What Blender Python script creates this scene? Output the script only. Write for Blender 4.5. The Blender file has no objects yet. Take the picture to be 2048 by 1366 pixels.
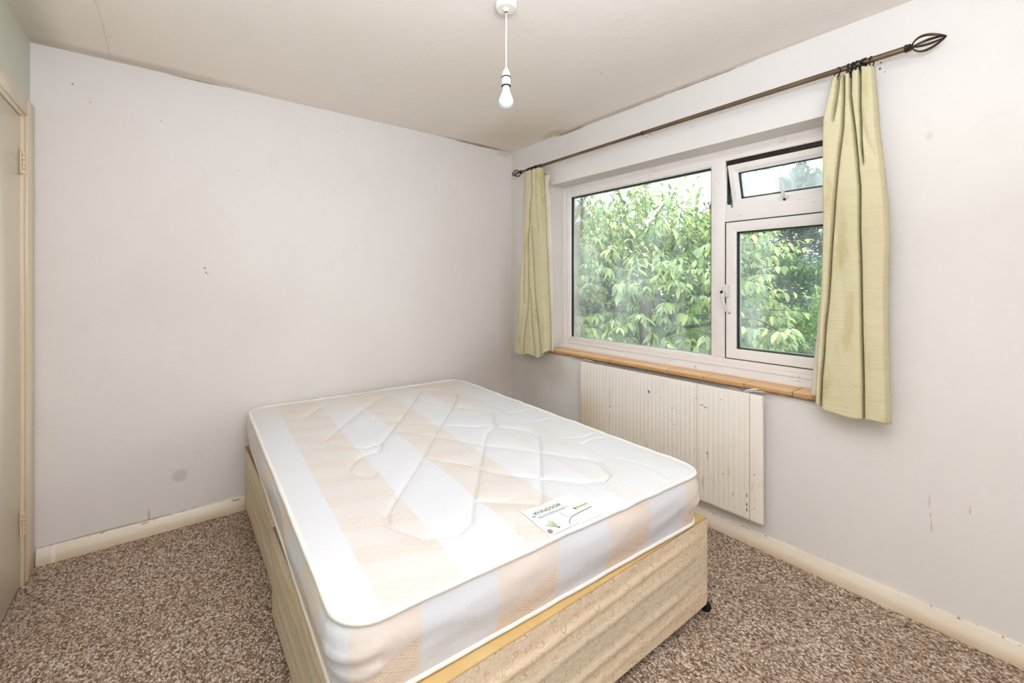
import bpy, bmesh, math, random
from mathutils import Vector, Matrix, Euler
from mathutils.noise import noise as pnoise

random.seed(7)
SC = bpy.context.scene
COL = SC.collection
PI = math.pi

# ------------------------------------------------------------------ camera
cd = bpy.data.cameras.new('camera')
cam = bpy.data.objects.new('camera', cd)
COL.objects.link(cam)
cam.location = (0, 0, 1.276)
cam.rotation_euler = (PI / 2, 0, -math.radians(37.9))
cd.sensor_width = 36
cd.lens = 36 * 878 / 2048
cd.shift_y = -(683 - 564.4) / 2048
cd.clip_start = 0.02
SC.camera = cam

# ------------------------------------------------------------------ world (bright overcast sky)
w = bpy.data.worlds.new('overcast_sky')
SC.world = w
w.use_nodes = True
wn, wl = w.node_tree.nodes, w.node_tree.links
wn.clear()
bgn = wn.new('ShaderNodeBackground')
out = wn.new('ShaderNodeOutputWorld')
tcw = wn.new('ShaderNodeTexCoord')
sx = wn.new('ShaderNodeSeparateXYZ')
rm = wn.new('ShaderNodeValToRGB')
wl.new(tcw.outputs['Generated'], sx.inputs[0])
wl.new(sx.outputs['Z'], rm.inputs[0])
rm.color_ramp.elements[0].position = 0.0
rm.color_ramp.elements[0].color = (0.93, 0.97, 1.0, 1)
rm.color_ramp.elements[1].position = 1.0
rm.color_ramp.elements[1].color = (1.0, 1.0, 1.0, 1)
wl.new(rm.outputs[0], bgn.inputs['Color'])
bgn.inputs['Strength'].default_value = 2.6
wl.new(bgn.outputs[0], out.inputs['Surface'])


def area(name, loc, rot, sx_, sy_, power, color=(1, 1, 1), portal=False):
    d = bpy.data.lights.new(name, 'AREA')
    d.shape = 'RECTANGLE'
    d.size, d.size_y = sx_, sy_
    d.energy = power
    d.color = color
    if portal:
        d.cycles.is_portal = True
    o = bpy.data.objects.new(name, d)
    COL.objects.link(o)
    o.location = loc
    o.rotation_euler = rot
    return o


# photographer's flash bounced off the ceiling and wall behind the camera
FL = (0.87, 0.955, 1.09)
area('bounce_flash', (0.15, -0.86, 1.45), (math.radians(86), 0, math.radians(8)), 1.2, 1.5, 7, FL)
area('upward_flash', (0.15, -0.10, 1.78), (math.radians(180 - 14), 0, math.radians(-25)), 0.8, 0.8, 42, FL)
area('ceiling_bounce', (0.55, 1.2, 2.3), (0, 0, 0), 1.8, 1.8, 5.0, FL)
area('window_portal', (2.46, 1.49, 1.4), (0, math.radians(90), 0), 1.15, 1.86, 1, portal=True)

SC.view_settings.view_transform = 'Standard'
SC.view_settings.look = 'None'
SC.view_settings.exposure = 0.53
SC.view_settings.gamma = 1.0
SC.view_settings.use_curve_mapping = False
SC.cycles.max_bounces = 10
SC.cycles.diffuse_bounces = 6
SC.cycles.transparent_max_bounces = 24
SC.cycles.caustics_reflective = False
SC.cycles.caustics_refractive = False


# ------------------------------------------------------------------ material helpers
def s2l(c):
    return tuple(((v / 255) / 12.92 if v / 255 <= 0.04045 else ((v / 255 + 0.055) / 1.055) ** 2.4) for v in c)


class MT:
    """small wrapper that makes building node materials short"""

    def __init__(s, name, color=(200, 200, 200), rough=0.6, spec=0.5, metal=0.0):
        s.m = bpy.data.materials.new(name)
        s.m.use_nodes = True
        s.n, s.l = s.m.node_tree.nodes, s.m.node_tree.links
        s.b = s.n['Principled BSDF']
        s.out = s.n['Material Output']
        s.b.inputs['Roughness'].default_value = rough
        s.b.inputs['Specular IOR Level'].default_value = spec
        s.b.inputs['Metallic'].default_value = metal
        s.col = s.rgb(color)
        s._co = None

    def node(s, t):
        return s.n.new(t)

    def rgb(s, c):
        r = s.n.new('ShaderNodeRGB')
        r.outputs[0].default_value = (*s2l(c), 1)
        return r.outputs[0]

    @property
    def co(s):
        if s._co is None:
            s._co = s.n.new('ShaderNodeTexCoord').outputs['Object']
        return s._co

    def setin(s, sock, v):
        if isinstance(v, (int, float)):
            sock.default_value = v
        elif isinstance(v, tuple):
            sock.default_value = v
        else:
            s.l.new(v, sock)

    def math(s, op, a, b=0.0, c=0.0, clamp=False):
        n = s.n.new('ShaderNodeMath')
        n.operation = op
        n.use_clamp = clamp
        s.setin(n.inputs[0], a)
        s.setin(n.inputs[1], b)
        s.setin(n.inputs[2], c)
        return n.outputs[0]

    def vmath(s, op, a, b=(0, 0, 0)):
        n = s.n.new('ShaderNodeVectorMath')
        n.operation = op
        s.setin(n.inputs[0], a)
        s.setin(n.inputs[1], b)
        return n.outputs['Value'] if op in ('LENGTH', 'DOT_PRODUCT', 'DISTANCE') else n.outputs[0]

    def sep(s, v=None):
        n = s.n.new('ShaderNodeSeparateXYZ')
        s.l.new(v if v is not None else s.co, n.inputs[0])
        return n.outputs

    def comb(s, x, y, z):
        n = s.n.new('ShaderNodeCombineXYZ')
        for i, v in enumerate((x, y, z)):
            s.setin(n.inputs[i], v)
        return n.outputs[0]

    def noise(s, scale, detail=3, rough=0.55, vec=None, stretch=None, dist=0.0):
        n = s.n.new('ShaderNodeTexNoise')
        n.inputs['Scale'].default_value = scale
        n.inputs['Detail'].default_value = detail
        n.inputs['Roughness'].default_value = rough
        n.inputs['Distortion'].default_value = dist
        v = vec if vec is not None else s.co
        if stretch:
            v = s.vmath('MULTIPLY', v, stretch)
        s.l.new(v, n.inputs['Vector'])
        return n.outputs['Fac']

    def vor(s, scale, vec=None, feature='F1', out='Distance', stretch=None, rnd=1.0):
        n = s.n.new('ShaderNodeTexVoronoi')
        n.feature = feature
        n.inputs['Scale'].default_value = scale
        n.inputs['Randomness'].default_value = rnd
        v = vec if vec is not None else s.co
        if stretch:
            v = s.vmath('MULTIPLY', v, stretch)
        s.l.new(v, n.inputs['Vector'])
        return n.outputs[out]

    def ramp(s, f, a, b, lo=0.0, hi=1.0, smooth=True):
        n = s.n.new('ShaderNodeMapRange')
        n.interpolation_type = 'SMOOTHSTEP' if smooth else 'LINEAR'
        s.setin(n.inputs['Value'], f)
        n.inputs['From Min'].default_value = a
        n.inputs['From Max'].default_value = b
        n.inputs['To Min'].default_value = lo
        n.inputs['To Max'].default_value = hi
        return n.outputs[0]

    def cramp(s, f, stops):
        n = s.n.new('ShaderNodeValToRGB')
        e = n.color_ramp.elements
        while len(e) < len(stops):
            e.new(0.5)
        for i, (p, c) in enumerate(stops):
            e[i].position = p
            e[i].color = (*s2l(c), 1)
        s.l.new(f, n.inputs[0])
        return n.outputs[0]

    def mix(s, f, a, b, mode='MIX'):
        n = s.n.new('ShaderNodeMix')
        n.data_type = 'RGBA'
        n.blend_type = mode
        n.clamp_factor = True
        s.setin(n.inputs[0], f)
        A, B = n.inputs[6], n.inputs[7]
        for sock, v in ((A, a), (B, b)):
            if isinstance(v, tuple):
                sock.default_value = (*s2l(v), 1)
            else:
                s.l.new(v, sock)
        return n.outputs[2]

    def over(s, f, c, mode='MIX'):
        s.col = s.mix(f, s.col, c, mode)

    def spot(s, cen, rad, c, amount=1.0, soft=0.35, wob=0.0, wscale=30):
        """one stain, chip, crack or painted shadow with a shape of its own"""
        v = s.vmath('SUBTRACT', s.co, tuple(cen))
        v = s.vmath('DIVIDE', v, tuple(rad))
        d = s.vmath('LENGTH', v)
        if wob:
            d = s.math('ADD', d, s.math('MULTIPLY', s.math('SUBTRACT', s.noise(wscale, 3), 0.5), wob))
        m = s.ramp(d, 1.0 - soft, 1.0 + soft * 0.4, amount, 0.0)
        s.over(m, c)

    def bump(s, h, strength=0.2, dist=0.01):
        n = s.n.new('ShaderNodeBump')
        n.inputs['Strength'].default_value = strength
        n.inputs['Distance'].default_value = dist
        s.l.new(h, n.inputs['Height'])
        if s.b.inputs['Normal'].is_linked:
            s.l.new(s.b.inputs['Normal'].links[0].from_socket, n.inputs['Normal'])
        s.l.new(n.outputs[0], s.b.inputs['Normal'])

    def done(s):
        s.l.new(s.col, s.b.inputs['Base Color'])
        return s.m


# ------------------------------------------------------------------ mesh helpers
def link(name, me, mat=None, parent=None):
    o = bpy.data.objects.new(name, me)
    COL.objects.link(o)
    if mat is not None:
        if isinstance(mat, (list, tuple)):
            for m in mat:
                me.materials.append(m)
        else:
            me.materials.append(mat)
    if parent is not None:
        o.parent = parent
    return o


def obj(name, bm, mat=None, parent=None, smooth=False):
    bmesh.ops.recalc_face_normals(bm, faces=bm.faces[:])
    me = bpy.data.meshes.new(name)
    bm.to_mesh(me)
    bm.free()
    if smooth:
        for p in me.polygons:
            p.use_smooth = True
    return link(name, me, mat, parent)


def sharp(o, deg=35):
    me = o.data
    for p in me.polygons:
        p.use_smooth = True
    try:
        me.set_sharp_from_angle(angle=math.radians(deg))
    except Exception:
        pass


def bx(bm, x0, x1, y0, y1, z0, z1, bev=0.0, seg=2):
    x0, x1 = sorted((x0, x1)); y0, y1 = sorted((y0, y1)); z0, z1 = sorted((z0, z1))
    r = bmesh.ops.create_cube(bm, size=1)
    vs = r['verts']
    for v in vs:
        v.co = Vector(((v.co.x + .5) * (x1 - x0) + x0, (v.co.y + .5) * (y1 - y0) + y0, (v.co.z + .5) * (z1 - z0) + z0))
    if bev > 0:
        es = list({e for v in vs for e in v.link_edges})
        bmesh.ops.bevel(bm, geom=es, offset=bev, segments=seg, profile=0.5, affect='EDGES')
    return vs


def box(name, x0, x1, y0, y1, z0, z1, mat, parent=None, bev=0.0, seg=2):
    bm = bmesh.new()
    bx(bm, x0, x1, y0, y1, z0, z1, bev, seg)
    o = obj(name, bm, mat, parent)
    if bev:
        sharp(o)
    return o


def empty(name, loc=(0, 0, 0), parent=None):
    o = bpy.data.objects.new(name, None)
    COL.objects.link(o)
    o.location = loc
    o.empty_display_size = 0.05
    if parent:
        o.parent = parent
    return o


def tag(o, label=None, cat=None, group=None, kind=None):
    if label: o['label'] = label
    if cat: o['category'] = cat
    if group: o['group'] = group
    if kind: o['kind'] = kind
    return o


def tube(bm, pts, r, seg=10, cap=True):
    """tube through points; r a number or list"""
    pts = [Vector(p) for p in pts]
    n = len(pts)
    rr = r if isinstance(r, (list, tuple)) else [r] * n
    rings = []
    t0 = (pts[1] - pts[0]).normalized()
    up = Vector((0, 0, 1)) if abs(t0.z) < 0.9 else Vector((1, 0, 0))
    side = t0.cross(up).normalized()
    for i, p in enumerate(pts):
        if i == 0: t = pts[1] - pts[0]
        elif i == n - 1: t = pts[-1] - pts[-2]
        else: t = pts[i + 1] - pts[i - 1]
        t.normalize()
        side = (side - t * side.dot(t)).normalized()
        b = t.cross(side)
        rings.append([bm.verts.new(p + (side * math.cos(a) + b * math.sin(a)) * rr[i]) for a in [2 * PI * k / seg for k in range(seg)]])
    for i in range(n - 1):
        for k in range(seg):
            bm.faces.new((rings[i][k], rings[i][(k + 1) % seg], rings[i + 1][(k + 1) % seg], rings[i + 1][k]))
    if cap:
        bm.faces.new(rings[0][::-1])
        bm.faces.new(rings[-1])


def lathe(bm, prof, cen, axis='z', seg=28):
    """prof: list of (r, h) along the axis"""
    cx, cy, cz = cen
    rings = []
    for r, h in prof:
        ring = []
        if r < 1e-5:
            p = {'z': (cx, cy, cz + h), 'y': (cx, cy + h, cz), 'x': (cx + h, cy, cz)}[axis]
            rings.append([bm.verts.new(p)])
            continue
        for k in range(seg):
            a = 2 * PI * k / seg
            c, s = r * math.cos(a), r * math.sin(a)
            p = {'z': (cx + c, cy + s, cz + h), 'y': (cx + c, cy + h, cz + s), 'x': (cx + h, cy + c, cz + s)}[axis]
            ring.append(bm.verts.new(p))
        rings.append(ring)
    for a, b in zip(rings[:-1], rings[1:]):
        for k in range(seg):
            k2 = (k + 1) % seg
            if len(a) == 1 and len(b) == 1: continue
            if len(a) == 1: bm.faces.new((a[0], b[k2], b[k]))
            elif len(b) == 1: bm.faces.new((a[k], a[k2], b[0]))
            else: bm.faces.new((a[k], a[k2], b[k2], b[k]))


def torus(bm, cen, axis, R, r, seg=24, sub=8, a0=0, a1=2 * PI):
    axis = Vector(axis).normalized()
    u = axis.orthogonal().normalized()
    v = axis.cross(u)
    full = abs(a1 - a0 - 2 * PI) < 1e-6
    rings = []
    for i in range(seg + (0 if full else 1)):
        a = a0 + (a1 - a0) * i / seg
        d = u * math.cos(a) + v * math.sin(a)
        c = Vector(cen) + d * R
        rings.append([bm.verts.new(c + (d * math.cos(b) + axis * math.sin(b)) * r) for b in [2 * PI * k / sub for k in range(sub)]])
    m = len(rings)
    for i in range(m if full else m - 1):
        a, b = rings[i], rings[(i + 1) % m]
        for k in range(sub):
            bm.faces.new((a[k], a[(k + 1) % sub], b[(k + 1) % sub], b[k]))


def ring_frame(bm, y0, y1, z0, z1, prof):
    """mitred rectangular frame; prof: closed list of (inset, x)"""
    rows = []
    for ins, x in prof:
        rows.append([bm.verts.new((x, y, z)) for y, z in ((y0 + ins, z0 + ins), (y1 - ins, z0 + ins), (y1 - ins, z1 - ins), (y0 + ins, z1 - ins))])
    m = len(rows)
    for i in range(m):
        a, b = rows[i], rows[(i + 1) % m]
        for k in range(4):
            bm.faces.new((a[k], a[(k + 1) % 4], b[(k + 1) % 4], b[k]))


def extrude_profile(bm, prof, axis, a0, a1, nseg=1):
    """closed profile [(p,q)] extruded along 'x' or 'y' (p = the other horizontal coordinate, q = z)"""
    rows = []
    for i in range(nseg + 1):
        a = a0 + (a1 - a0) * i / nseg
        rows.append([bm.verts.new((a, p, q) if axis == 'x' else (p, a, q)) for p, q in prof])
    m = len(prof)
    for i in range(nseg):
        for k in range(m):
            bm.faces.new((rows[i][k], rows[i][(k + 1) % m], rows[i + 1][(k + 1) % m], rows[i + 1][k]))
    bm.faces.new(rows[0][::-1])
    bm.faces.new(rows[-1])


def lerp_tab(tab, z):
    """tab: list of (y, z) with z falling; piecewise linear y(z)"""
    if z >= tab[0][1]: return tab[0][0]
    for (ya, za), (yb, zb) in zip(tab[:-1], tab[1:]):
        if za >= z >= zb:
            t = (za - z) / max(1e-6, za - zb)
            return ya + (yb - ya) * t
    return tab[-1][0]


# ------------------------------------------------------------------ room dimensions
XW, YB, XL, YR, H = 2.232, 2.875, -0.495, -0.95, 2.35
XO = 2.452            # outer face of the window wall
OY0, OY1, OZ0, OZ1 = 0.56, 2.421, 0.765, 1.9955

# ------------------------------------------------------------------ materials
m = MT('back_wall_paint', (227, 221, 218), 0.75, 0.25)
m.over(m.ramp(m.noise(1.1, 3), 0.4, 0.75, 0, 0.22), (214, 205, 200))
m.over(m.ramp(m.noise(14, 4, stretch=(1, 1, 0.6)), 0.52, 0.8, 0, 0.10), (200, 192, 186))
m.spot((0.04, YB, 0.266), (0.036, 0.05, 0.036), (186, 180, 180), 0.5, 0.4)
for (x, z, r, c) in [(0.152, 1.328, .004, (110, 100, 95)), (0.146, 1.352, .005, (130, 120, 112)), (0.160, 1.318, .003, (120, 110, 104)),
                     (-0.04, 2.10, .003, (140, 130, 120)), (-0.36, 2.2, .004, (120, 112, 104)), (-0.30, 2.13, .003, (150, 140, 132)),
                     (0.30, 1.9, .003, (160, 150, 140)), (0.95, 1.5, .005, (190, 180, 172))]:
    m.spot((x, YB, z), (r, .05, r * 1.2), c, 0.9, 0.5)
m.spot((-0.085, YB, 0.10), (0.006, .05, 0.035), (168, 150, 132), 0.6, 0.6)
m.spot((0.115, YB, 2.352), (0.15, .05, 0.0055), (72, 60, 50), 0.95, 0.3, 0.5, 40)
m.spot((1.93, YB, 2.353), (0.30, .05, 0.011), (120, 100, 78), 0.9, 0.4, 0.6, 30)
m.spot((2.16, YB, 2.33), (0.10, .06, 0.035), (196, 180, 156), 0.5, 0.8, 1.4, 25)
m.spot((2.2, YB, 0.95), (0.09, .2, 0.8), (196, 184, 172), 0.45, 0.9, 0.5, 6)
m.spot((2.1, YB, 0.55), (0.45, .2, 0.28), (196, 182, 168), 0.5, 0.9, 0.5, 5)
m.spot((-0.2, YB, 0.077), (0.3, .05, 0.004), (120, 105, 88), 0.6, 0.3, 1.6, 30)
m.bump(m.noise(9, 4), 0.12, 0.02)
m.bump(m.noise(160, 2), 0.05, 0.002)
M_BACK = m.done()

m = MT('window_wall_paint', (226, 222, 218), 0.75, 0.25)
m.over(m.ramp(m.noise(1.3, 3), 0.42, 0.75, 0, 0.2), (210, 204, 198))
m.over(m.ramp(m.noise(16, 4), 0.55, 0.8, 0, 0.10), (196, 190, 182))
for (y, z, r, c) in [(0.477, 2.150, .0035, (40, 32, 28)), (0.480, 2.127, .0045, (40, 32, 28)), (0.464, 2.108, .003, (170, 160, 150)),
                     (1.548, 2.150, .004, (70, 55, 42)), (1.530, 2.143, .0035, (90, 75, 60)), (1.565, 2.136, .0035, (110, 90, 70)),
                     (0.335, 1.821, .014, (214, 210, 207))]:
    m.spot((XW, y, z), (.05, r, r * 1.2), c, 0.9, 0.5)
m.spot((XW, 2.20, 2.346), (.05, 0.16, 0.014), (132, 112, 84), 0.85, 0.5, 0.8, 25)
m.spot((XW, 1.75, 2.349), (.05, 0.5, 0.008), (150, 134, 110), 0.7, 0.4, 1.2, 18)
m.spot((XW, 1.2, 2.348), (.05, 0.22, 0.005), (110, 96, 80), 0.7, 0.4, 1.2, 24)
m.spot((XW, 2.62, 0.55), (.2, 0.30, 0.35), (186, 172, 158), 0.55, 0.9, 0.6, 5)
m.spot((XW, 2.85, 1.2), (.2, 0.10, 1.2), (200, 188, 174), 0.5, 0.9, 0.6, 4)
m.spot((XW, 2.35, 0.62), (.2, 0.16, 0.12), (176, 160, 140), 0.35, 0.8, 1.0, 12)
m.spot((XW, 1.5, 0.74), (.2, 0.62, 0.03), (150, 132, 112), 0.55, 0.6, 0.8, 14)  # brownish band with the shadow under the sill painted in
for (y, z, l) in [(0.335, 0.46, .03), (0.33, 0.37, .03), (0.332, 0.41, .012), (0.23, 0.47, .02), (2.3, 0.33, .018)]:
    m.spot((XW, y, z), (.05, .003, l), (190, 160, 140), 0.5, 0.6, 1.2, 60)
m.bump(m.noise(7, 4), 0.15, 0.02)
m.bump(m.noise(160, 2), 0.05, 0.002)
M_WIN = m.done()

m = MT('left_wall_paint', (203, 204, 190), 0.7, 0.3)
m.over(m.ramp(m.noise(3, 3), 0.4, 0.7, 0, 0.2), (196, 196, 184))
m.bump(m.noise(120, 2), 0.05, 0.002)
M_LEFT = m.done()

m = MT('ceiling_paint', (238, 230, 222), 0.8, 0.2)
m.over(m.ramp(m.noise(1.2, 4), 0.4, 0.7, 0, 0.35), (230, 221, 207))
m.over(m.ramp(m.noise(0.9, 2), 0.45, 0.75, 0, 0.3), (236, 229, 223))
m.spot((-0.46, 2.7, H), (0.10, 0.9, .1), (176, 172, 146), 0.55, 0.9, 0.4, 6)
m.spot((-0.1, 2.84, H), (0.55, 0.06, .1), (178, 166, 142), 0.5, 0.9, 0.4, 6)
m.spot((2.0, 2.5, H), (0.34, 0.5, .1), (212, 198, 170), 0.5, 0.9, 0.7, 5)
m.spot((2.19, 2.3, H), (0.05, 0.14, .1), (176, 158, 126), 0.5, 0.8, 1.3, 18)
m.spot((2.215, 1.6, H), (0.018, 0.9, .1), (186, 170, 142), 0.5, 0.8, 1.2, 14)
m.spot((1.9, 2.862, H), (0.35, 0.018, .1), (160, 142, 112), 0.6, 0.8, 1.2, 16)
for (x, y, r) in [(-0.25, 2.3, .006), (-0.21, 2.6, .006), (0.2, 2.55, .005), (1.25, 1.8, .006), (1.6, 2.0, .006), (1.75, 1.5, .007), (0.05, 1.75, .007), (1.36, 2.32, .006)]:
    m.spot((x, y, H), (r, r, .1), (170, 158, 142), 0.7, 0.6)
# plasterboard joint running to the back wall
xyz = m.sep()
jx = m.math('ABSOLUTE', m.math('SUBTRACT', xyz[0], m.math('ADD', -0.24, m.math('MULTIPLY', m.noise(3, 2), 0.03))))
jm = m.ramp(jx, 0.0, 0.006, 1, 0)
m.over(m.math('MULTIPLY', jm, 0.25), (188, 178, 160))
m.bump(m.math('MULTIPLY', jm, -1.0), 0.3, 0.004)
m.bump(m.noise(10, 4), 0.15, 0.02)
M_CEIL = m.done()

m = MT('flecked_carpet', (150, 125, 108), 0.95, 0.1)
v0 = m.vmath('ADD', m.co, m.vmath('MULTIPLY', m.comb(m.noise(35, 2), m.noise(41, 2), 0.0), (0.02, 0.02, 0)))
dcol = m.vor(190, vec=v0, out='Color', stretch=(1, 0.72, 1))
rnd = m.sep(dcol)[0]
rnd2 = m.sep(dcol)[1]
m.col = m.cramp(rnd, [(0.0, (104, 80, 64)), (0.18, (142, 116, 96)), (0.36, (178, 152, 130)), (0.56, (208, 184, 164)), (0.78, (232, 212, 196)), (1.0, (250, 240, 228))])
m.over(m.ramp(m.noise(230, 2), 0.45, 0.62, 0, 0.35), (120, 96, 76))
m.over(m.ramp(m.noise(2.2, 3), 0.35, 0.75, 0, 0.28), (132, 104, 78))
dd = m.vor(190, vec=v0, stretch=(1, 0.72, 1))
m.over(m.ramp(dd, 0.34, 0.66, 0, 0.45), (84, 64, 48))
m.bump(m.math('SUBTRACT', 1.0, dd), 0.7, 0.006)
M_CARPET = m.done()

m = MT('skirting_gloss', (233, 221, 203), 0.28, 0.5)
m.over(m.ramp(m.noise(6, 4, stretch=(1, 1, 3)), 0.5, 0.75, 0, 0.3), (214, 192, 158))
z_ = m.sep()[2]
m.over(m.math('MULTIPLY', m.ramp(z_, 0.0, 0.05, 1, 0), m.ramp(m.noise(5, 3), 0.3, 0.6, 0.25, 0.8)), (212, 188, 150))
m.over(m.math('MULTIPLY', m.ramp(z_, 0.069, 0.0725, 0, 1), m.ramp(m.noise(48, 4), 0.60, 0.66, 0, 0.8)), (134, 112, 92))
m.spot((-0.42, YB - .015, 0.035), (0.008, .05, 0.05), (240, 236, 226), 0.8, 0.3)
m.spot((-0.10, YB - .015, 0.068), (0.02, .05, 0.005), (190, 150, 110), 0.8, 0.3, 0.8, 50)
m.spot((0.29, YB - .015, 0.066), (0.02, .05, 0.003), (80, 60, 45), 0.9, 0.3, 1.4, 80)
m.bump(m.noise(30, 3), 0.06, 0.004)
M_SKIRT = m.done()

m = MT('cream_gloss_door', (232, 223, 205), 0.16, 0.6)
m.over(m.ramp(m.noise(2, 3, stretch=(1, 1, 0.3)), 0.4, 0.7, 0, 0.3), (218, 206, 184))
m.bump(m.noise(60, 2, stretch=(1, 1, 0.2)), 0.02, 0.003)
M_DOOR = m.done()
m = MT('cream_gloss_frame', (220, 204, 178), 0.24, 0.5)
m.over(m.ramp(m.noise(3, 3, stretch=(1, 1, 0.3)), 0.4, 0.7, 0, 0.3), (198, 178, 146))
M_ARCH = m.done()
m = MT('painted_hinge', (214, 196, 164), 0.35, 0.5)
m.over(m.ramp(m.noise(60, 2), 0.55, 0.7, 0, 0.6), (150, 120, 84))
M_HINGE = m.done()

m = MT('window_plastic', (238, 232, 229), 0.35, 0.45)
m.over(m.ramp(m.noise(5, 4), 0.5, 0.8, 0, 0.25), (212, 200, 190))
m.over(m.ramp(m.noise(30, 4, stretch=(1, 1, 3)), 0.66, 0.74, 0, 0.5), (170, 140, 118))
M_PVC = m.done()
m = MT('subframe_paint', (236, 228, 223), 0.4, 0.4)
m.over(m.ramp(m.noise(9, 4), 0.56, 0.8, 0, 0.4), (200, 182, 170))
m.over(m.ramp(m.noise(34, 4, stretch=(1, .5, 1)), 0.68, 0.74, 0, 0.6), (120, 88, 66))
M_SUB = m.done()
m = MT('black_gasket', (38, 42, 38), 0.6, 0.3)
m.over(m.ramp(m.noise(60, 2), 0.5, 0.7, 0, 0.5), (84, 92, 84))
M_GASK = m.done()
M_SPACER = MT('spacer_bar', (128, 138, 130), 0.35, 0.5, 0.6).done()
m = MT('handle_white', (226, 224, 216), 0.3, 0.5)
m.over(m.ramp(m.noise(50, 2), 0.5, 0.7, 0, 0.3), (200, 196, 184))
M_HAND = m.done()
M_BLACK = MT('black_plastic', (18, 18, 20), 0.3, 0.5).done()
m = MT('dark_metal_stay', (46, 40, 36), 0.45, 0.5, 0.7)
m.over(m.ramp(m.noise(70, 3), 0.5, 0.7, 0, 0.6), (86, 66, 50))
M_STAY = m.done()


def glass_mat(name, dust, tint=(236, 246, 242), streak=1.0):
    m = MT(name)
    n, l = m.n, m.l
    tr = n.new('ShaderNodeBsdfTransparent')
    tr.inputs[0].default_value = (*s2l(tint), 1)
    gl = n.new('ShaderNodeBsdfGlossy')
    gl.inputs['Roughness'].default_value = 0.02
    fr = n.new('ShaderNodeFresnel')
    fr.inputs['IOR'].default_value = 1.45
    mx = n.new('ShaderNodeMixShader')
    l.new(m.math('MULTIPLY', fr.outputs[0], 0.8, clamp=True), mx.inputs[0])
    l.new(tr.outputs[0], mx.inputs[1])
    l.new(gl.outputs[0], mx.inputs[2])
    df = n.new('ShaderNodeBsdfTranslucent')
    df.inputs[0].default_value = (0.80, 0.88, 0.90, 1)
    m2 = n.new('ShaderNodeMixShader')
    st = m.ramp(m.noise(9, 4, stretch=(1, 1, 0.22)), 0.42, 0.75, 0.3, 1.0)
    sp = m.ramp(m.noise(3, 3), 0.3, 0.7, 0.4, 1.0)
    f = m.math('MULTIPLY', m.math('MULTIPLY', st, sp), dust, clamp=True)
    l.new(f, m2.inputs[0])
    l.new(mx.outputs[0], m2.inputs[1])
    l.new(df.outputs[0], m2.inputs[2])
    l.new(m2.outputs[0], m.out.inputs['Surface'])
    return m.m


M_GLASS = glass_mat('dusty_glass', 0.36)
M_GLASS2 = glass_mat('hazy_vent_glass', 2.0)

m = MT('terracotta_tile', (226, 184, 138), 0.5, 0.4)
m.over(m.ramp(m.noise(9, 4), 0.4, 0.7, 0, 0.5), (234, 198, 156))
m.over(m.ramp(m.noise(45, 4), 0.58, 0.72, 0, 0.35), (196, 144, 88))
geo = m.n.new('ShaderNodeObjectInfo')
m.over(m.math('MULTIPLY', geo.outputs['Random'], 0.35), (214, 166, 116))
zz = m.sep()[2]
m.over(m.math('MULTIPLY', m.ramp(zz, 0.7635, 0.768, 1, 0), m.ramp(m.noise(25, 4), 0.4, 0.6, 0, .7)), (120, 84, 52))
m.over(m.ramp(zz, 0.7800, 0.7825, 0.7, 0), (184, 136, 80))  # front faces painted darker to carry their shading
m.bump(m.noise(60, 3), 0.15, 0.003)
M_TILE = m.done()
m = MT('tile_mortar', (120, 96, 78), 0.9, 0.2)
m.over(m.ramp(m.noise(30, 4), 0.45, 0.6), (160, 146, 132))
M_GROUT = m.done()

m = MT('radiator_enamel', (243, 236, 228), 0.4, 0.45)
zz = m.sep()
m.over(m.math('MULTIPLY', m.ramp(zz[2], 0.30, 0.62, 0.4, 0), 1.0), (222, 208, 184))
m.over(m.math('MULTIPLY', m.ramp(zz[1], 1.75, 2.05, 0, 0.6), m.ramp(zz[2], 0.42, 0.62, 1, 0.1)), (206, 180, 138))
m.over(m.math('MULTIPLY', m.ramp(m.noise(26, 4, stretch=(1, 2.2, 0.5)), 0.62, 0.68), m.ramp(zz[2], 0.3, 0.6, 0.22, 0.0)), (152, 126, 94))
for (y, z, ry, rz) in [(1.507, 0.645, .006, .008), (1.512, 0.652, .004, .005), (1.19, 0.640, .012, .0022), (1.17, 0.632, .010, .0022), (1.36, 0.585, .003, .004),
                       (1.43, 0.628, .003, .003), (1.22, 0.668, .003, .003), (1.09, 0.69, .003, .003), (1.79, 0.50, .004, .008), (1.79, 0.56, .0012, .05), (1.79, 0.43, .0012, .04),
                       (1.35, 0.50, .003, .003), (1.16, 0.40, .006, .003), (1.16, 0.385, .0015, .03), (1.185, 0.24, .0014, .045), (0.965, 0.26, .0025, .012), (0.964, 0.215, .003, .010),
                       (0.964, 0.19, .003, .01), (1.08, 0.32, .003, .004), (1.03, 0.24, .002, .01), (0.93, 0.37, .004, .003), (0.93, 0.21, .003, .003), (1.98, 0.55, .003, .004)]:
    m.spot((XW - .06, y, z), (.05, ry, rz), (52, 38, 30), 0.9, 0.5, 0.6, 120)
m.over(m.math('MULTIPLY', m.ramp(m.math('ABSOLUTE', m.math('SUBTRACT', zz[1], 1.216)), 0.0, 0.003, 0.6, 0), 1.0), (128, 104, 82))
m.over(m.math('MULTIPLY', m.ramp(m.math('ABSOLUTE', m.math('SUBTRACT', zz[1], 0.953)), 0.0, 0.003, 0.6, 0), 1.0), (128, 104, 82))
M_RAD = m.done()
m = MT('radiator_back_enamel', (206, 194, 180), 0.5, 0.3)
m.over(m.ramp(m.noise(8, 3), 0.4, 0.7, 0, 0.4), (176, 160, 144))
M_RADB = m.done()

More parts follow.
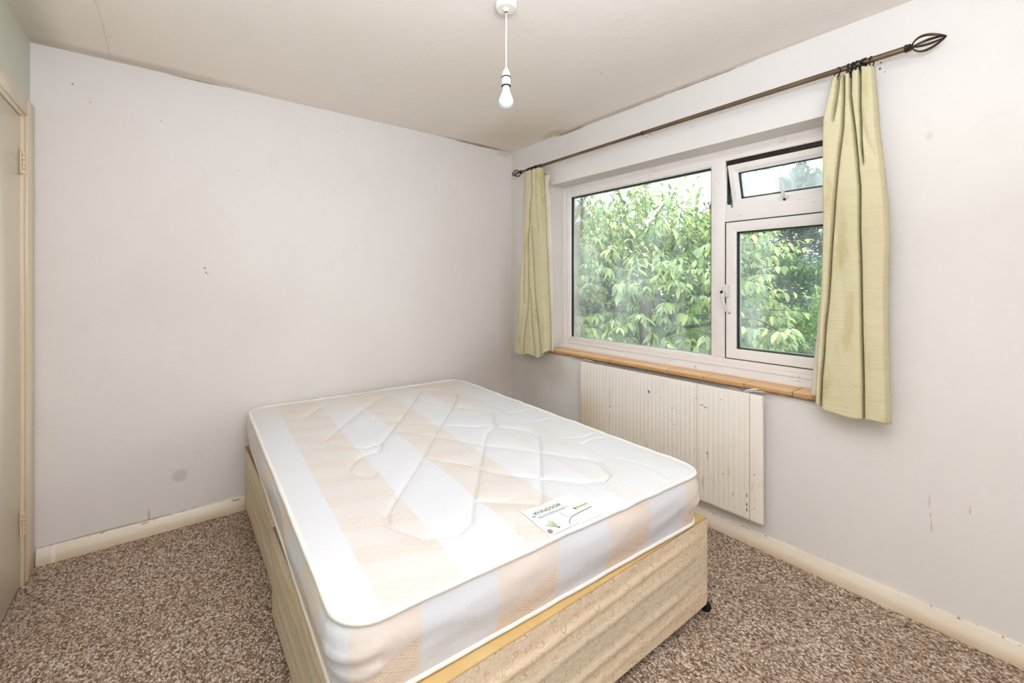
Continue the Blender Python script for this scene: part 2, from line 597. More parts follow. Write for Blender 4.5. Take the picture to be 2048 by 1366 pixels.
m = MT('antique_brass', (134, 116, 96), 0.32, 0.5, 0.85)
m.over(m.ramp(m.noise(40, 3, stretch=(1, .15, 1)), 0.4, 0.65, 0, 0.6), (98, 80, 62))
m.bump(m.noise(300, 2), 0.1, 0.001)
M_BRASS = m.done()
m = MT('dark_bronze', (78, 64, 46), 0.32, 0.5, 0.75)
m.over(m.ramp(m.noise(60, 3), 0.4, 0.65, 0, 0.6), (48, 38, 26))
M_BRONZE = m.done()
M_RING = MT('black_ring', (22, 20, 22), 0.35, 0.5, 0.2).done()


def curtain_mat(name, base, rib, slub):
    m = MT(name, base, 0.85, 0.15)
    m.over(m.ramp(m.noise(3, 3), 0.35, 0.7, 0, 0.3), rib)
    f = m.noise(60, 3, stretch=(0.12, 0.12, 5.0))
    m.over(m.ramp(f, 0.5, 0.72, 0, 0.38), slub)
    g = m.noise(26, 3, stretch=(0.3, 0.3, 8.0))
    m.over(m.math('MULTIPLY', m.ramp(g, 0.66, 0.74, 0, 0.55), m.ramp(m.noise(7, 2), 0.5, 0.65)), (150, 134, 84))
    m.over(m.math('MULTIPLY', m.ramp(m.noise(6, 4, stretch=(1, 2.4, 0.7)), 0.54, 0.70), 0.45), (188, 172, 112))
    m.bump(f, 0.5, 0.005)
    n, l = m.n, m.l
    m.done()
    tl = n.new('ShaderNodeBsdfTranslucent')
    l.new(m.col, tl.inputs[0])
    mx = n.new('ShaderNodeMixShader')
    mx.inputs[0].default_value = 0.10
    l.new(m.b.outputs[0], mx.inputs[1])
    l.new(tl.outputs[0], mx.inputs[2])
    l.new(mx.outputs[0], m.out.inputs['Surface'])
    return m.m


M_CURT = curtain_mat('green_gold_slub_curtain', (220, 211, 176), (211, 201, 161), (201, 189, 146))
m = MT('cream_lining', (226, 217, 200), 0.85, 0.15)
m.over(m.ramp(m.noise(8, 3), 0.4, 0.7, 0, 0.4), (210, 198, 178))
M_LINING = m.done()

# -------- mattress ticking -------------------------------------------------
IV, WH = (214, 208, 202), (215, 215, 218)
m = MT('mattress_top_ticking', WH, 0.42, 0.35)
X, Y, Z = m.sep()[0], m.sep()[1], m.sep()[2]
ph = m.math('DIVIDE', m.math('SUBTRACT', X, m.math('ADD', -0.552, m.math('MULTIPLY', Y, 0.0237))), 0.406)
fr_ = m.math('FRACT', m.math('ADD', ph, 4.0))
tri = m.math('ABSOLUTE', m.math('SUBTRACT', fr_, 0.5))       # .5 at the stripe start
beige = m.ramp(m.math('ABSOLUTE', m.math('SUBTRACT', fr_, 0.25)), 0.243, 0.257, 1, 0)
rightfade = m.math('MAXIMUM', m.ramp(X, 0.18, 0.30, 1, 0.22), m.ramp(Y, 0.0, 0.6, 0.2, 1.0))
bm_ = m.math('MULTIPLY', beige, rightfade)
m.over(m.math('MULTIPLY', bm_, 0.95), IV)
# woven bands across the beige stripes: slanting lattice of fine threads
band = m.ramp(m.math('ABSOLUTE', m.math('SUBTRACT', m.math('FRACT', m.math('ADD', m.math('ADD', m.math('DIVIDE', Y, 0.165), 8.0), m.math('MULTIPLY', fr_, 0.8))), 0.5)), 0.20, 0.26, 1, 0)


def lattice(m, U, V, au, av, w=0.05):
    a = m.math('FRACT', m.math('ADD', m.math('ADD', m.math('DIVIDE', U, au), m.math('DIVIDE', V, av)), 40.0))
    b = m.math('FRACT', m.math('ADD', m.math('SUBTRACT', m.math('DIVIDE', U, au), m.math('DIVIDE', V, av)), 40.0))
    la = m.ramp(m.math('ABSOLUTE', m.math('SUBTRACT', a, 0.5)), 0.5 - w, 0.5 - w * .3)
    lb = m.ramp(m.math('ABSOLUTE', m.math('SUBTRACT', b, 0.5)), 0.5 - w, 0.5 - w * .3)
    ca = m.math('MAXIMUM', m.math('ABSOLUTE', m.math('SUBTRACT', a, 0.5)), m.math('ABSOLUTE', m.math('SUBTRACT', b, 0.5)))
    rect = m.ramp(m.math('ABSOLUTE', m.math('SUBTRACT', ca, 0.24)), 0.02, 0.055, 1, 0)
    rect = m.math('MULTIPLY', rect, m.ramp(m.math('FRACT', m.math('MULTIPLY', a, 6.0)), 0.3, 0.5))
    return m.math('MAXIMUM', la, lb), rect


ll, rc = lattice(m, X, Y, 0.055, 0.030, 0.07)
patt = m.math('MULTIPLY', m.math('MAXIMUM', ll, m.math('MULTIPLY', rc, 0.6)), band)
m.over(m.math('MULTIPLY', m.math('MULTIPLY', band, bm_), 0.30), (216, 204, 192))
m.over(m.math('MULTIPLY', m.math('MULTIPLY', patt, bm_), 0.40), (200, 172, 148))
m.over(m.math('MULTIPLY', m.math('MULTIPLY', patt, m.math('SUBTRACT', 1.0, beige)), 0.10), (206, 206, 208))
m.over(m.math('MULTIPLY', m.ramp(m.noise(140, 3, stretch=(0.25, 3, 1)), 0.55, 0.75), m.math('MULTIPLY', bm_, 0.35)), (208, 184, 164))
m.over(m.ramp(m.noise(2.5, 3), 0.5, 0.8, 0, 0.18), (232, 222, 206))
m.over(m.math('MULTIPLY', m.ramp(Y, 0.35, 0.95, 0, 0.45), m.ramp(m.noise(3, 3), 0.25, 0.6, 0.5, 1)), (224, 210, 192))
m.bump(m.noise(18, 4, stretch=(0.7, 2.2, 1)), 0.10, 0.012)
m.bump(m.noise(150, 2, stretch=(1, 3, 1)), 0.05, 0.002)
M_MTOP = m.done()


def side_mat(name, axis, x0):
    m = MT(name, WH, 0.42, 0.35)
    o = m.sep()
    U = o[0] if axis == 'x' else o[1]
    Z = o[2]
    fr = m.math('FRACT', m.math('ADD', m.math('DIVIDE', m.math('SUBTRACT', U, x0), 0.405), 8.0))
    beige = m.ramp(m.math('ABSOLUTE', m.math('SUBTRACT', fr, 0.25)), 0.243, 0.257, 1, 0)
    m.over(m.math('MULTIPLY', beige, 0.95), (222, 211, 201))
    m.over(m.math('MULTIPLY', m.math('SUBTRACT', 1.0, beige), 0.5), (216, 217, 222))
    f2 = m.math('FRACT', m.math('MULTIPLY', fr, 2.0))
    # stepped diagonal block of diamonds: rises across each panel
    h = m.math('ADD', m.math('MULTIPLY', f2, 0.075), 0.045)
    lo = m.math('SUBTRACT', h, m.math('ADD', 0.025, m.math('MULTIPLY', beige, 0.05)))
    inb = m.math('MULTIPLY', m.ramp(m.math('SUBTRACT', h, Z), -0.002, 0.004), m.ramp(m.math('SUBTRACT', Z, lo), -0.004, 0.004))
    inb = m.math('MULTIPLY', inb, m.math('MULTIPLY', m.ramp(f2, 0.02, 0.06), m.ramp(f2, 0.93, 0.97, 1, 0)))
    ll, rc = lattice(m, U, Z, 0.062, 0.030, 0.05)
    p = m.math('MULTIPLY', m.math('MAXIMUM', ll, m.math('MULTIPLY', rc, 0.85)), inb)
    m.over(m.math('MULTIPLY', m.math('MULTIPLY', p, beige), 0.75), (190, 146, 92))
    m.over(m.math('MULTIPLY', m.math('MULTIPLY', p, m.math('SUBTRACT', 1.0, beige)), 0.4), (178, 178, 184))
    m.over(m.math('MULTIPLY', inb, m.math('MULTIPLY', beige, 0.35)), (228, 206, 180))
    m.bump(m.noise(7, 4, stretch=(1, 1, 0.7)), 0.22, 0.03)
    m.bump(m.noise(220, 2, stretch=(1, 1, 3)), 0.06, 0.002)
    return m.done()


M_MFOOT = side_mat('mattress_foot_border', 'x', -0.69)
M_MSIDE = side_mat('mattress_side_border', 'y', -0.43)
m = MT('mattress_piping', (234, 230, 224), 0.5, 0.3)
m.over(m.ramp(m.noise(60, 3), 0.45, 0.7, 0, 0.35), (228, 216, 198))
m.bump(m.noise(250, 2), 0.1, 0.002)
M_PIPE = m.done()

# -------- divan cloth: scrolled flower damask ---------------------------------
def damask(name, axis, base, line, warm):
    m = MT(name, base, 0.6, 0.35)
    o = m.sep()
    U = o[0] if axis == 'x' else o[1]
    Z = o[2]
    m.over(m.ramp(m.noise(5, 3), 0.35, 0.7, 0, 0.45), warm)
    # wide darker / lighter bands that the pleats press into the cloth
    zb = m.math('ADD', Z, m.math('MULTIPLY', m.math('SUBTRACT', m.noise(3, 2), 0.5), 0.03))
    m.over(m.math('MULTIPLY', m.ramp(m.math('ABSOLUTE', m.math('SUBTRACT', zb, 0.20)), 0.04, 0.075, 1, 0), 0.55), (200, 194, 172))
    warp = m.math('MULTIPLY', m.math('SUBTRACT', m.noise(11, 2), 0.5), 0.10)
    for k, (ou, oz, su, sz_, pn) in enumerate([(0.0, 0.0, 0.118, 0.098, 2.5), (0.059, 0.049, 0.118, 0.098, 3.0), (0.03, 0.025, 0.094, 0.066, 1.5)]):
        du = m.math('ADD', m.math('ADD', m.math('DIVIDE', U, su), ou / su + 40.0), warp)
        dz = m.math('ADD', m.math('ADD', m.math('DIVIDE', Z, sz_), oz / sz_ + 20.0), warp)
        cu = m.math('SUBTRACT', m.math('FRACT', du), 0.5)
        cz = m.math('SUBTRACT', m.math('FRACT', dz), 0.5)
        rot = m.math('MULTIPLY', m.math('FLOOR', du), 1.7)
        r = m.math('SQRT', m.math('ADD', m.math('MULTIPLY', cu, cu), m.math('MULTIPLY', cz, cz)))
        th = m.math('ADD', m.math('ADD', m.math('ARCTAN2', cu, cz), rot), m.math('MULTIPLY', r, 1.6))
        pet = m.math('MULTIPLY', m.math('ABSOLUTE', m.math('COSINE', m.math('MULTIPLY', th, pn))), 0.43)
        ln = m.ramp(m.math('ABSOLUTE', m.math('SUBTRACT', r, m.math('ADD', pet, 0.02))), 0.008, 0.030, 1, 0)
        ln2 = m.ramp(m.math('ABSOLUTE', m.math('SUBTRACT', r, m.math('MULTIPLY', pet, 0.55))), 0.008, 0.022, 0.6, 0)
        mk = m.math('MULTIPLY', m.math('MAXIMUM', ln, ln2), m.math('MULTIPLY', m.ramp(r, 0.44, 0.5, 1, 0), m.ramp(m.noise(40, 2), 0.3, 0.5, 0.45, 1)))
        m.over(m.math('MULTIPLY', mk, (0.7, 0.55, 0.4)[k]), line)
    m.over(m.ramp(m.noise(2.2, 4), 0.55, 0.8, 0, 0.4), (206, 174, 122))
    m.bump(m.noise(6, 3, stretch=(1, 1, 2)), 0.25, 0.03)
    m.bump(m.noise(400, 2), 0.06, 0.001)
    return m.done()


M_DFRONT = damask('divan_damask_front', 'x', (224, 206, 180), (184, 152, 106), (230, 210, 182))
M_DSIDE = damask('divan_damask_side', 'y', (214, 200, 176), (188, 168, 136), (204, 188, 160))
m = MT('divan_top_board', (200, 168, 112), 0.65, 0.3)
m.over(m.ramp(m.noise(8, 4), 0.4, 0.7, 0, 0.5), (210, 182, 130))
m.over(m.ramp(m.vor(14), 0.02, 0.05, 0.8, 0), (130, 92, 44))
M_BOARD = m.done()
M_GAPD = MT('shadow_black', (40, 32, 24), 0.9, 0.1).done()  # flat black for the painted shade below the door

m = MT('pendant_plastic', (238, 234, 228), 0.3, 0.45)
m.over(m.ramp(m.noise(10, 2), 0.4, 0.7, 0, 0.2), (226, 220, 208))
M_PEND = m.done()
m = MT('holder_skirt', (232, 216, 200), 0.35, 0.45)
m.over(m.ramp(m.noise(20, 2), 0.4, 0.7, 0, 0.3), (220, 200, 182))
M_SKIRTH = m.done()
M_GROOVE = MT('dark_thread', (44, 38, 32), 0.6, 0.2).done()
m = MT('frosted_bulb', (206, 212, 210), 0.3, 0.5)
m.b.inputs['Subsurface Weight'].default_value = 0.3
m.b.inputs['Subsurface Radius'].default_value = (0.02, 0.02, 0.02)
M_BULB = m.done()

# ------------------------------------------------------------------ room shell
def struct(o, label=None):
    o['kind'] = 'structure'
    if label: o['label'] = label
    return o


struct(box('floor', XL - .12, XO, YR - .1, YB + .15, -0.15, 0.0, M_CARPET), 'brown and beige flecked fitted carpet')
struct(box('ceiling', XL - .12, XO, YR - .1, YB + .15, H, H + .12, M_CEIL), 'cream painted plasterboard ceiling with faint joint and stains')
struct(box('wall_back', XL - .12, XO, YB, YB + .15, 0, H, M_BACK), 'off-white painted wall behind the head of the bed')
struct(box('wall_rear', XL - .12, XO, YR - .1, YR, 0, H, M_BACK), 'off-white wall behind the viewer')
bm = bmesh.new()
bx(bm, XW, XO, YR, OY0, 0, H)
bx(bm, XW, XO, OY1, YB, 0, H)
bx(bm, XW, XO, OY0, OY1, 0, OZ0 - .002)
bx(bm, XW, XO, OY0, OY1, OZ1, H)
struct(obj('wall_right', bm, M_WIN), 'off-white painted wall holding the window')
# left wall with the door opening
DY0, DY1, DZ = 1.90, 2.725, 1.985
bm = bmesh.new()
bx(bm, XL - .12, XL, YR, DY0, 0, H)
bx(bm, XL - .12, XL, DY1, YB, 0, H)
bx(bm, XL - .12, XL, DY0, DY1, DZ, H)
struct(obj('wall_left', bm, M_LEFT), 'pale wall above and beside the cream door')

# skirting boards
def skirt(name, axis, base, sgn, a0, a1, mat=M_SKIRT):
    prof = [(0, 0.0), (0.017, 0.0), (0.017, 0.036), (0.0155, 0.0405), (0.009, 0.068), (0.006, 0.0735), (0, 0.0745)]
    bm = bmesh.new()
    n = 40
    extrude_profile(bm, [(base + sgn * p, q) for p, q in prof], axis, a0, a1, n)
    o = obj(name, bm, mat)
    sharp(o, 20)
    return struct(o, 'cream gloss painted skirting board')


skirt('baseboard_back', 'x', YB, -1, -0.475, XW - .001)
skirt('baseboard_right', 'y', XW, -1, YR + .001, YB - .018)

# ------------------------------------------------------------------ door on the left
door = empty('door_1', (XL, 2.3, 0))
struct(door, 'cream gloss painted flush door at the left edge')


def rel(o, parent):
    o.parent = parent
    o.matrix_parent_inverse = Matrix.Translation(-Vector(parent.location))
    return o


leaf = rel(box('door_leaf', XL - .038, XL + .002, DY0 + .003, 2.700, 0.012, 1.966, M_DOOR, bev=.002), door)
bm = bmesh.new()
# frame (lining) edge with a rounded bead, seen as the bright strip beside the leaf
bx(bm, XL - .1, XL + .010, 2.704, 2.747, 0, 1.972, .006, 3)
bx(bm, XL - .1, XL + .010, DY0 - .02, 2.747, 1.970, 2.0, .006, 3)
o = rel(obj('door_lining', bm, M_ARCH), door); sharp(o)
bm = bmesh.new()
bx(bm, XL + .0005, XL + .016, 2.745, 2.868, 0, 2.060, .003, 2)
o = rel(obj('architrave', bm, M_ARCH), door); sharp(o)
bm = bmesh.new()
bx(bm, XL + .0005, XL + .016, DY0 - .1, 2.744, 1.985, 2.060, .003, 2)
o = rel(obj('architrave', bm, M_ARCH), door); sharp(o)
for zc in (1.778, 0.270):
    hg = empty('hinge', (XL + .006, 2.7025, zc))
    rel(hg, door)
    for k in range(5):
        bm = bmesh.new()
        h = .0150
        zz = -0.048 + k * .0193
        lathe(bm, [(0, zz), (.0052, zz), (.0058, zz + .001), (.0058, zz + h - .001), (.0052, zz + h), (0, zz + h)], (0.004, 0, 0), 'z', 12)
        kn = obj('hinge_knuckle', bm, M_HINGE, hg)
        sharp(kn)
    bm = bmesh.new()
    bx(bm, -.003, .0012, -.016, .010, -.050, .050)
    obj('hinge_plate', bm, M_HINGE, hg)
o = rel(box('door_shadow_strip', XL - .06, XL - .002, DY0, 2.70, 0.0, 0.012, M_GAPD), door)  # dark strip stands in for the shade in the gap under the leaf
o.name = 'door_gap_shadow'

# ------------------------------------------------------------------ window
win = empty('window_1', (2.376, 1.49, 0.8))
struct(win, 'white plastic window with a fixed pane, a side casement and an open top vent')
FX = 2.376


def wp(o):
    return rel(o, win)


# painted subframe lining the opening
bm = bmesh.new()
ring_frame(bm, OY0 + .001, OY1 - .001, 0.782, OZ1 - .001, [(0, FX + .07), (0, FX - .002), (.022, FX - .002), (.026, FX + .002), (.034, FX + .004), (.037, FX + .010), (.037, FX + .07)])
o = wp(obj('subframe', bm, M_SUB)); sharp(o, 25)
# main plastic frame
FY0, FY1, FZ0, FZ1 = OY0 + .036, OY1 - .036, 0.816, OZ1 - .036
bm = bmesh.new()
ring_frame(bm, FY0, FY1, FZ0, FZ1, [(0, FX + .065), (0, FX + .006), (.003, FX + .002), (.022, FX + .002), (.026, FX + .006), (.026, FX + .065)])
o = wp(obj('outer_frame', bm, M_PVC)); sharp(o, 25)
MUL0, MUL1 = 1.168, 1.238
TR0, TR1 = 1.600, 1.676
o = wp(box('mullion', FX + .001, FX + .065, MUL0, MUL1, FZ0 + .0505, FZ1 - .02, M_PVC, bev=.003))
o = wp(box('transom', FX + .001, FX + .065, FY0 + .02, MUL0 - .0003, TR0, TR1, M_PVC, bev=.003))


def glazed(name, y0, y1, z0, z1, bead, root, glass, x0=FX + .006, xg=FX + .030, pane='glass_pane'):
    """bead + gasket + pane + spacer; root parents them as (sub-)parts"""
    bm = bmesh.new()
    ring_frame(bm, y0, y1, z0, z1, [(0, x0 + .05), (0, x0), (.003, x0 - .002), (bead * .55, x0 - .001), (bead, x0 + .010), (bead, x0 + .05)])
    b = obj(name, bm, M_PVC)
    sharp(b, 25)
    bm = bmesh.new()
    i0 = bead - .001
    ring_frame(bm, y0 + i0, y1 - i0, z0 + i0, z1 - i0, [(0, xg + .004), (0, x0 + .011), (.0045, x0 + .012), (.0045, xg + .004)])
    g = obj('gasket', bm, M_GASK)
    bm = bmesh.new()
    i1 = bead + .003
    ring_frame(bm, y0 + i1, y1 - i1, z0 + i1, z1 - i1, [(0, xg + .016), (0, xg + .003), (.006, xg + .003), (.006, xg + .016)])
    s = obj('spacer_bar', bm, M_SPACER)
    bm = bmesh.new()
    vs = [bm.verts.new((xg, y, z)) for y, z in ((y0 + bead, z0 + bead), (y1 - bead, z0 + bead), (y1 - bead, z1 - bead), (y0 + bead, z1 - bead))]
    bm.faces.new(vs)
    p = obj(pane, bm, glass)
    return b, g, s, p


for o in glazed('glazing_bead', MUL1 - .002, FY1 - .024, FZ0 + .024, FZ1 - .024, .020, win, M_GLASS):
    wp(o)

# side casement
cas = empty('casement_sash', (0, 0, 0))
for o in glazed('sash_frame', FY0 + .022, MUL0 - .003, FZ0 + .052, TR0 - .003, .052, cas, M_GLASS, x0=FX + .001, xg=FX + .028):
    o.parent = cas
cas.location = (FX, 0.88, 0.9)
for o in cas.children:
    o.matrix_parent_inverse = Matrix.Translation(-Vector(cas.location))
wp(cas)
wp(box('bottom_rail', FX + .001, FX + .065, FY0 + .02, FY1 - .02, FZ0 + .02, FZ0 + .050, M_PVC, bev=.003))
# dark ring standing in for the shadow gaps around the casement
bm = bmesh.new()
ring_frame(bm, FY0 + .017, MUL0 + .0025, FZ0 + .0475, TR0 + .0025, [(0, FX + .02), (0, FX + .0004), (.0035, FX + .0004), (.0035, FX + .02)])
wp(obj('shadow_gap_ring', bm, M_GASK))
# casement handle, hanging down
hd = empty('window_handle', (FX, 1.158, 1.22))
bm = bmesh.new()
bx(bm, FX - .012, FX + .002, 1.146, 1.180, 1.195, 1.262, .005, 3)
rel(obj('handle_plate', bm, M_HAND), hd)
bm = bmesh.new()
tube(bm, [(FX - .018, 1.170, 1.225), (FX - .024, 1.172, 1.20), (FX - .024, 1.166, 1.165), (FX - .020, 1.158, 1.135), (FX - .018, 1.154, 1.118)], [.010, .009, .0075, .0065, .005], 12)
rel(obj('lever', bm, M_HAND, None, True), hd)
bm = bmesh.new()
lathe(bm, [(0, 0), (.0075, 0), (.0085, .003), (.0085, .012), (0, .012)], (FX - .030, 1.176, 1.222), 'x', 14)
rel(obj('lock_button', bm, M_BLACK), hd)
wp(hd)
bm = bmesh.new()
lathe(bm, [(0, 0), (.006, 0), (.0075, .003), (.0075, .012), (0, .012)], (FX - .006, 1.146, 1.112), 'x', 14)
wp(obj('handle_catch', bm, M_HAND))
bm = bmesh.new()
lathe(bm, [(0, 0), (.003, 0), (.003, .004), (0, .004)], (FX - .008, 1.144, 1.109), 'x', 10)
wp(obj('screw', bm, M_BLACK))
# cover cap on the head of the frame
bm = bmesh.new()
bx(bm, FX - .012, FX + .003, 0.872, 0.902, 1.965, 1.985, .004, 2)
wp(obj('trickle_vent_clip', bm, M_HAND))

# open top-hung vent: hinged at the top, bottom pushed out
vent = empty('vent_sash', (FX + .004, 0.87, 1.905))
VY0, VY1 = FY0 + .024, MUL0 - .010
parts = glazed('sash_frame', VY0, VY1, 1.672, 1.905, .046, vent, M_GLASS2, x0=FX + .004, xg=FX + .026)
for o in parts:
    o.parent = vent
    o.matrix_parent_inverse = Matrix.Translation(-Vector(vent.location))
# inner lever of the vent
bm = bmesh.new()
bx(bm, FX - .010, FX + .004, 0.880, 0.912, 1.690, 1.712, .004, 2)
tube(bm, [(FX - .012, 0.896, 1.700), (FX - .016, 0.897, 1.72), (FX - .016, 0.900, 1.765), (FX - .014, 0.902, 1.795)], [.006, .0075, .0065, .0055], 12)
o = obj('vent_lever', bm, M_HAND, None, True)
o.parent = vent; o.matrix_parent_inverse = Matrix.Translation(-Vector(vent.location))
bm = bmesh.new()
lathe(bm, [(0, 0), (.006, 0), (.006, .004), (0, .004)], (FX - .012, 0.896, 1.686), 'x', 12)
o = obj('lever_pin', bm, M_BLACK); o.parent = vent; o.matrix_parent_inverse = Matrix.Translation(-Vector(vent.location))
vent.rotation_euler = (0, -math.radians(15.5), 0)
vent.parent = win
vent.matrix_parent_inverse = Matrix.Translation(-Vector(win.location))
# dark channel above the vent and its friction stay
wp(box('hinge_channel', FX + .012, FX + .05, VY0 - .005, VY1 + .012, 1.903, 1.944, M_STAY))
bm = bmesh.new()
bx(bm, FX + .02, FX + .055, VY1 + .0065, VY1 + .0105, 1.70, 1.90)
wp(obj('jamb_seal', bm, M_GASK))
bm = bmesh.new()
tube(bm, [(FX + .028, VY1 + .004, 1.87), (FX + .05, VY1 + .003, 1.81), (FX + .034, VY1 + .004, 1.765)], .005, 8)
wp(obj('friction_stay', bm, M_STAY))

# nosing board and tiled sill
bm = bmesh.new()
prof = [(2.334, .7838), (2.374, .7838), (2.374, .815), (2.352, .806), (2.340, .801), (2.335, .797)]
extrude_profile(bm, prof, 'y', OY0 + .002, OY1 - .002, 1)
o = wp(obj('sill_nosing', bm, M_SUB)); sharp(o, 30)
bm = bmesh.new()
bx(bm, 2.214, 2.372, OY0 + .002, OY1 - .012, .7565, .766)
bx(bm, 2.216, 2.372, OY0 + .002, OY1 - .012, .766, .781)
sill = wp(obj('window_sill', bm, M_GROUT))
joints = [2.414, 2.259, 2.043, 1.841, 1.616, 1.414, 1.203, 0.996, 0.784, 0.58, 0.565]
rng = random.Random(3)
for a, b in zip(joints[:-2], joints[1:-1]):
    j = rng.uniform(-.0012, .0012)
    bm = bmesh.new()
    bx(bm, 2.207 + j, 2.371, b + .0015, a - .0015, .7625 + j, .7835 + j * .2, .0025, 2)
    t = obj('tile', bm, M_TILE)
    sharp(t, 40)
    t.parent = sill

# ------------------------------------------------------------------ radiator
rad = empty('panel_radiator', (2.19, 1.47, 0.14))
tag(rad, 'white ribbed metal panel radiator with chipped paint under the window', 'radiator')
RY0, RY1, RZ0, RZ1, RX = 0.895, 2.045, 0.143, 0.744, XW - .062
# front panel with pressed vertical ribs
N = 42
y_a, y_b = 0.952, RY1 - .012
pitch = (y_b - y_a) / N
cols = [(RY0, .010), (RY0 + .0015, .003), (RY0 + .006, .0), (0.9495, 0.0), (0.9503, 0.003), (0.9528, 0.003)]
for k in range(N):
    ya = y_a + k * pitch
    cols += [(ya + pitch * .10, .0016), (ya + pitch * .26, .0004), (ya + pitch * .40, .0), (ya + pitch * .72, .0), (ya + pitch * .86, .0005), (ya + pitch * 1.0, .0016)]
cols += [(RY1 - .008, .0), (RY1 - .002, .002), (RY1, .010)]
cols = sorted({round(c[0], 5): c for c in cols}.values())
rows = [(RZ0, .010), (RZ0 + .002, .003), (RZ0 + .008, 0), (RZ0 + .016, 0), (RZ1 - .020, 0), (RZ1 - .010, 0), (RZ1 - .003, .002), (RZ1, .010)]
bm = bmesh.new()
g = []
for i, (z, dx) in enumerate(rows):
    flat = 2 <= i <= 2 or i == 5
    r = []
    for (y, d) in cols:
        dd = max(dx, d if not flat else min(d, .0015)) if dx else (d if not flat else min(d, .0015))
        if dx and y not in (RY0, RY1): dd = dx
        r.append(bm.verts.new((RX + dd, y, z)))
    g.append(r)
for i in range(len(g) - 1):
    for k in range(len(cols) - 1):
        bm.faces.new((g[i][k], g[i][k + 1], g[i + 1][k + 1], g[i + 1][k]))
# returns
back = RX + .016
edge = [g[0][k] for k in range(len(cols))] + [g[i][-1] for i in range(1, len(g))] + [g[-1][k] for k in range(len(cols) - 2, -1, -1)] + [g[i][0] for i in range(len(g) - 2, 0, -1)]
eb = [bm.verts.new((back, v.co.y, v.co.z)) for v in edge]
for i in range(len(edge)):
    j = (i + 1) % len(edge)
    bm.faces.new((edge[i], eb[i], eb[j], edge[j]))
o = obj('front_panel', bm, M_RAD); sharp(o, 30); rel(o, rad)
bm = bmesh.new()
bx(bm, RX + .014, RX + .040, RY0 + .012, RY1 - .01, RZ0 + .012, RZ1 - .012, .004, 2)
rel(obj('water_chamber', bm, M_RADB), rad)
for yb in (1.05, 1.90):
    bm = bmesh.new()
    bx(bm, RX + .038, XW - .001, yb - .016, yb + .016, RZ1 - .10, RZ1 - .012)
    rel(obj('wall_bracket', bm, M_RADB), rad)
    bm = bmesh.new()
    bx(bm, RX + .038, XW - .001, yb - .016, yb + .016, RZ0 + .06, RZ0 + .12)
    rel(obj('wall_bracket', bm, M_RADB), rad)
bm = bmesh.new()
tube(bm, [(RX + .012, 2.035, .748), (RX + .020, 2.02, .757), (RX + .025, 1.99, .758), (RX + .03, 1.965, .752), (RX + .035, 1.955, .746)], .004, 8)
rel(obj('air_valve', bm, M_RADB, None, True), rad)
for yv, s in ((RY0 + .04, 1), (RY1 - .04, -1)):
    pass

# thin painted cable running from the radiator to beneath the sill
bm = bmesh.new()
tube(bm, [(2.190, 0.985, .7455), (2.196, 0.97, .758), (2.204, 0.945, .764), (2.215, 0.92, .7655), (2.224, 0.895, .763), (2.2285, 0.86, .7575), (2.2285, 0.80, .752), (2.2285, 0.72, .744), (2.2285, 0.64, .738)], .0032, 8)
tag(obj('cable', bm, M_PEND, None, True), 'thin white painted cable running under the right end of the tiled sill', 'cable')
bm = bmesh.new()
tube(bm, [(2.192, 0.972, .7455), (2.205, 0.955, .7545), (2.212, 0.92, .7555), (2.222, 0.885, .757), (2.2285, 0.872, .757)], .0026, 8)
tag(obj('cable', bm, M_PEND, None, True), 'short loop of white cable at the top right corner of the radiator', 'cable')

# ------------------------------------------------------------------ curtain pole
RXP = 2.142


def rod_z(y):
    return 2.1305 + (2.0 - y) * 0.0040


pole = empty('curtain_pole', (XW, 1.5, 2.13))
tag(pole, 'long antique brass curtain pole with cage finials above the window', 'curtain pole')
bm = bmesh.new()
tube(bm, [(RXP, 1.53, rod_z(1.53)), (RXP, 0.385, rod_z(0.385))], .0112, 24)
o = rel(obj('thick_tube', bm, M_BRASS, None, True), pole); sharp(o, 50)
bm = bmesh.new()
tube(bm, [(RXP, 2.63, rod_z(2.63)), (RXP, 1.50, rod_z(1.50))], .0095, 24)
o = rel(obj('thin_tube', bm, M_BRASS, None, True), pole); sharp(o, 50)
bm = bmesh.new()
lathe(bm, [(.0096, -.004), (.0122, -.004), (.0122, .004), (.0096, .004)], (RXP, 1.53, rod_z(1.53)), 'y', 24)
rel(obj('joint_collar', bm, M_RING), pole)


def finial(y0, sgn, L, R):
    f = empty('finial', (RXP, y0, rod_z(y0)))
    bm = bmesh.new()
    lathe(bm, [(0, -.002 * sgn), (.0125, -.002 * sgn), (.0148, .001 * sgn), (.0148, .005 * sgn), (.0118, .008 * sgn), (.0138, .011 * sgn), (.0138, .014 * sgn), (.010, .017 * sgn), (.0105, .020 * sgn), (0, .021 * sgn)], (0, 0, 0), 'y', 24)
    o = obj('finial_collar', bm, M_BRONZE, f); sharp(o, 40)
    for k in range(4):
        a0 = k * PI / 2 + .5
        pts, rr = [], []
        for i in range(19):
            t = i / 18
            r = R * math.sin(PI * min(1, t ** .74)) ** .85 * (1 - .10 * t) + .0015
            a = a0 + t * .35
            pts.append((r * math.cos(a), sgn * (.018 + t * (L - .018)), r * math.sin(a)))
            rr.append(.0022 + .0026 * math.sin(PI * t))
        bm = bmesh.new()
        tube(bm, pts, rr, 8)
        obj('finial_bar', bm, M_BRONZE, f, True)
    bm = bmesh.new()
    lathe(bm, [(0, sgn * (L - .008)), (.0042, sgn * (L - .004)), (0, sgn * (L + .004))], (0, 0, 0), 'y', 10)
    obj('finial_tip', bm, M_BRONZE, f, True)
    rel(f, pole)


finial(0.387, -1, .108, .026)
finial(2.63, 1, .118, .024)


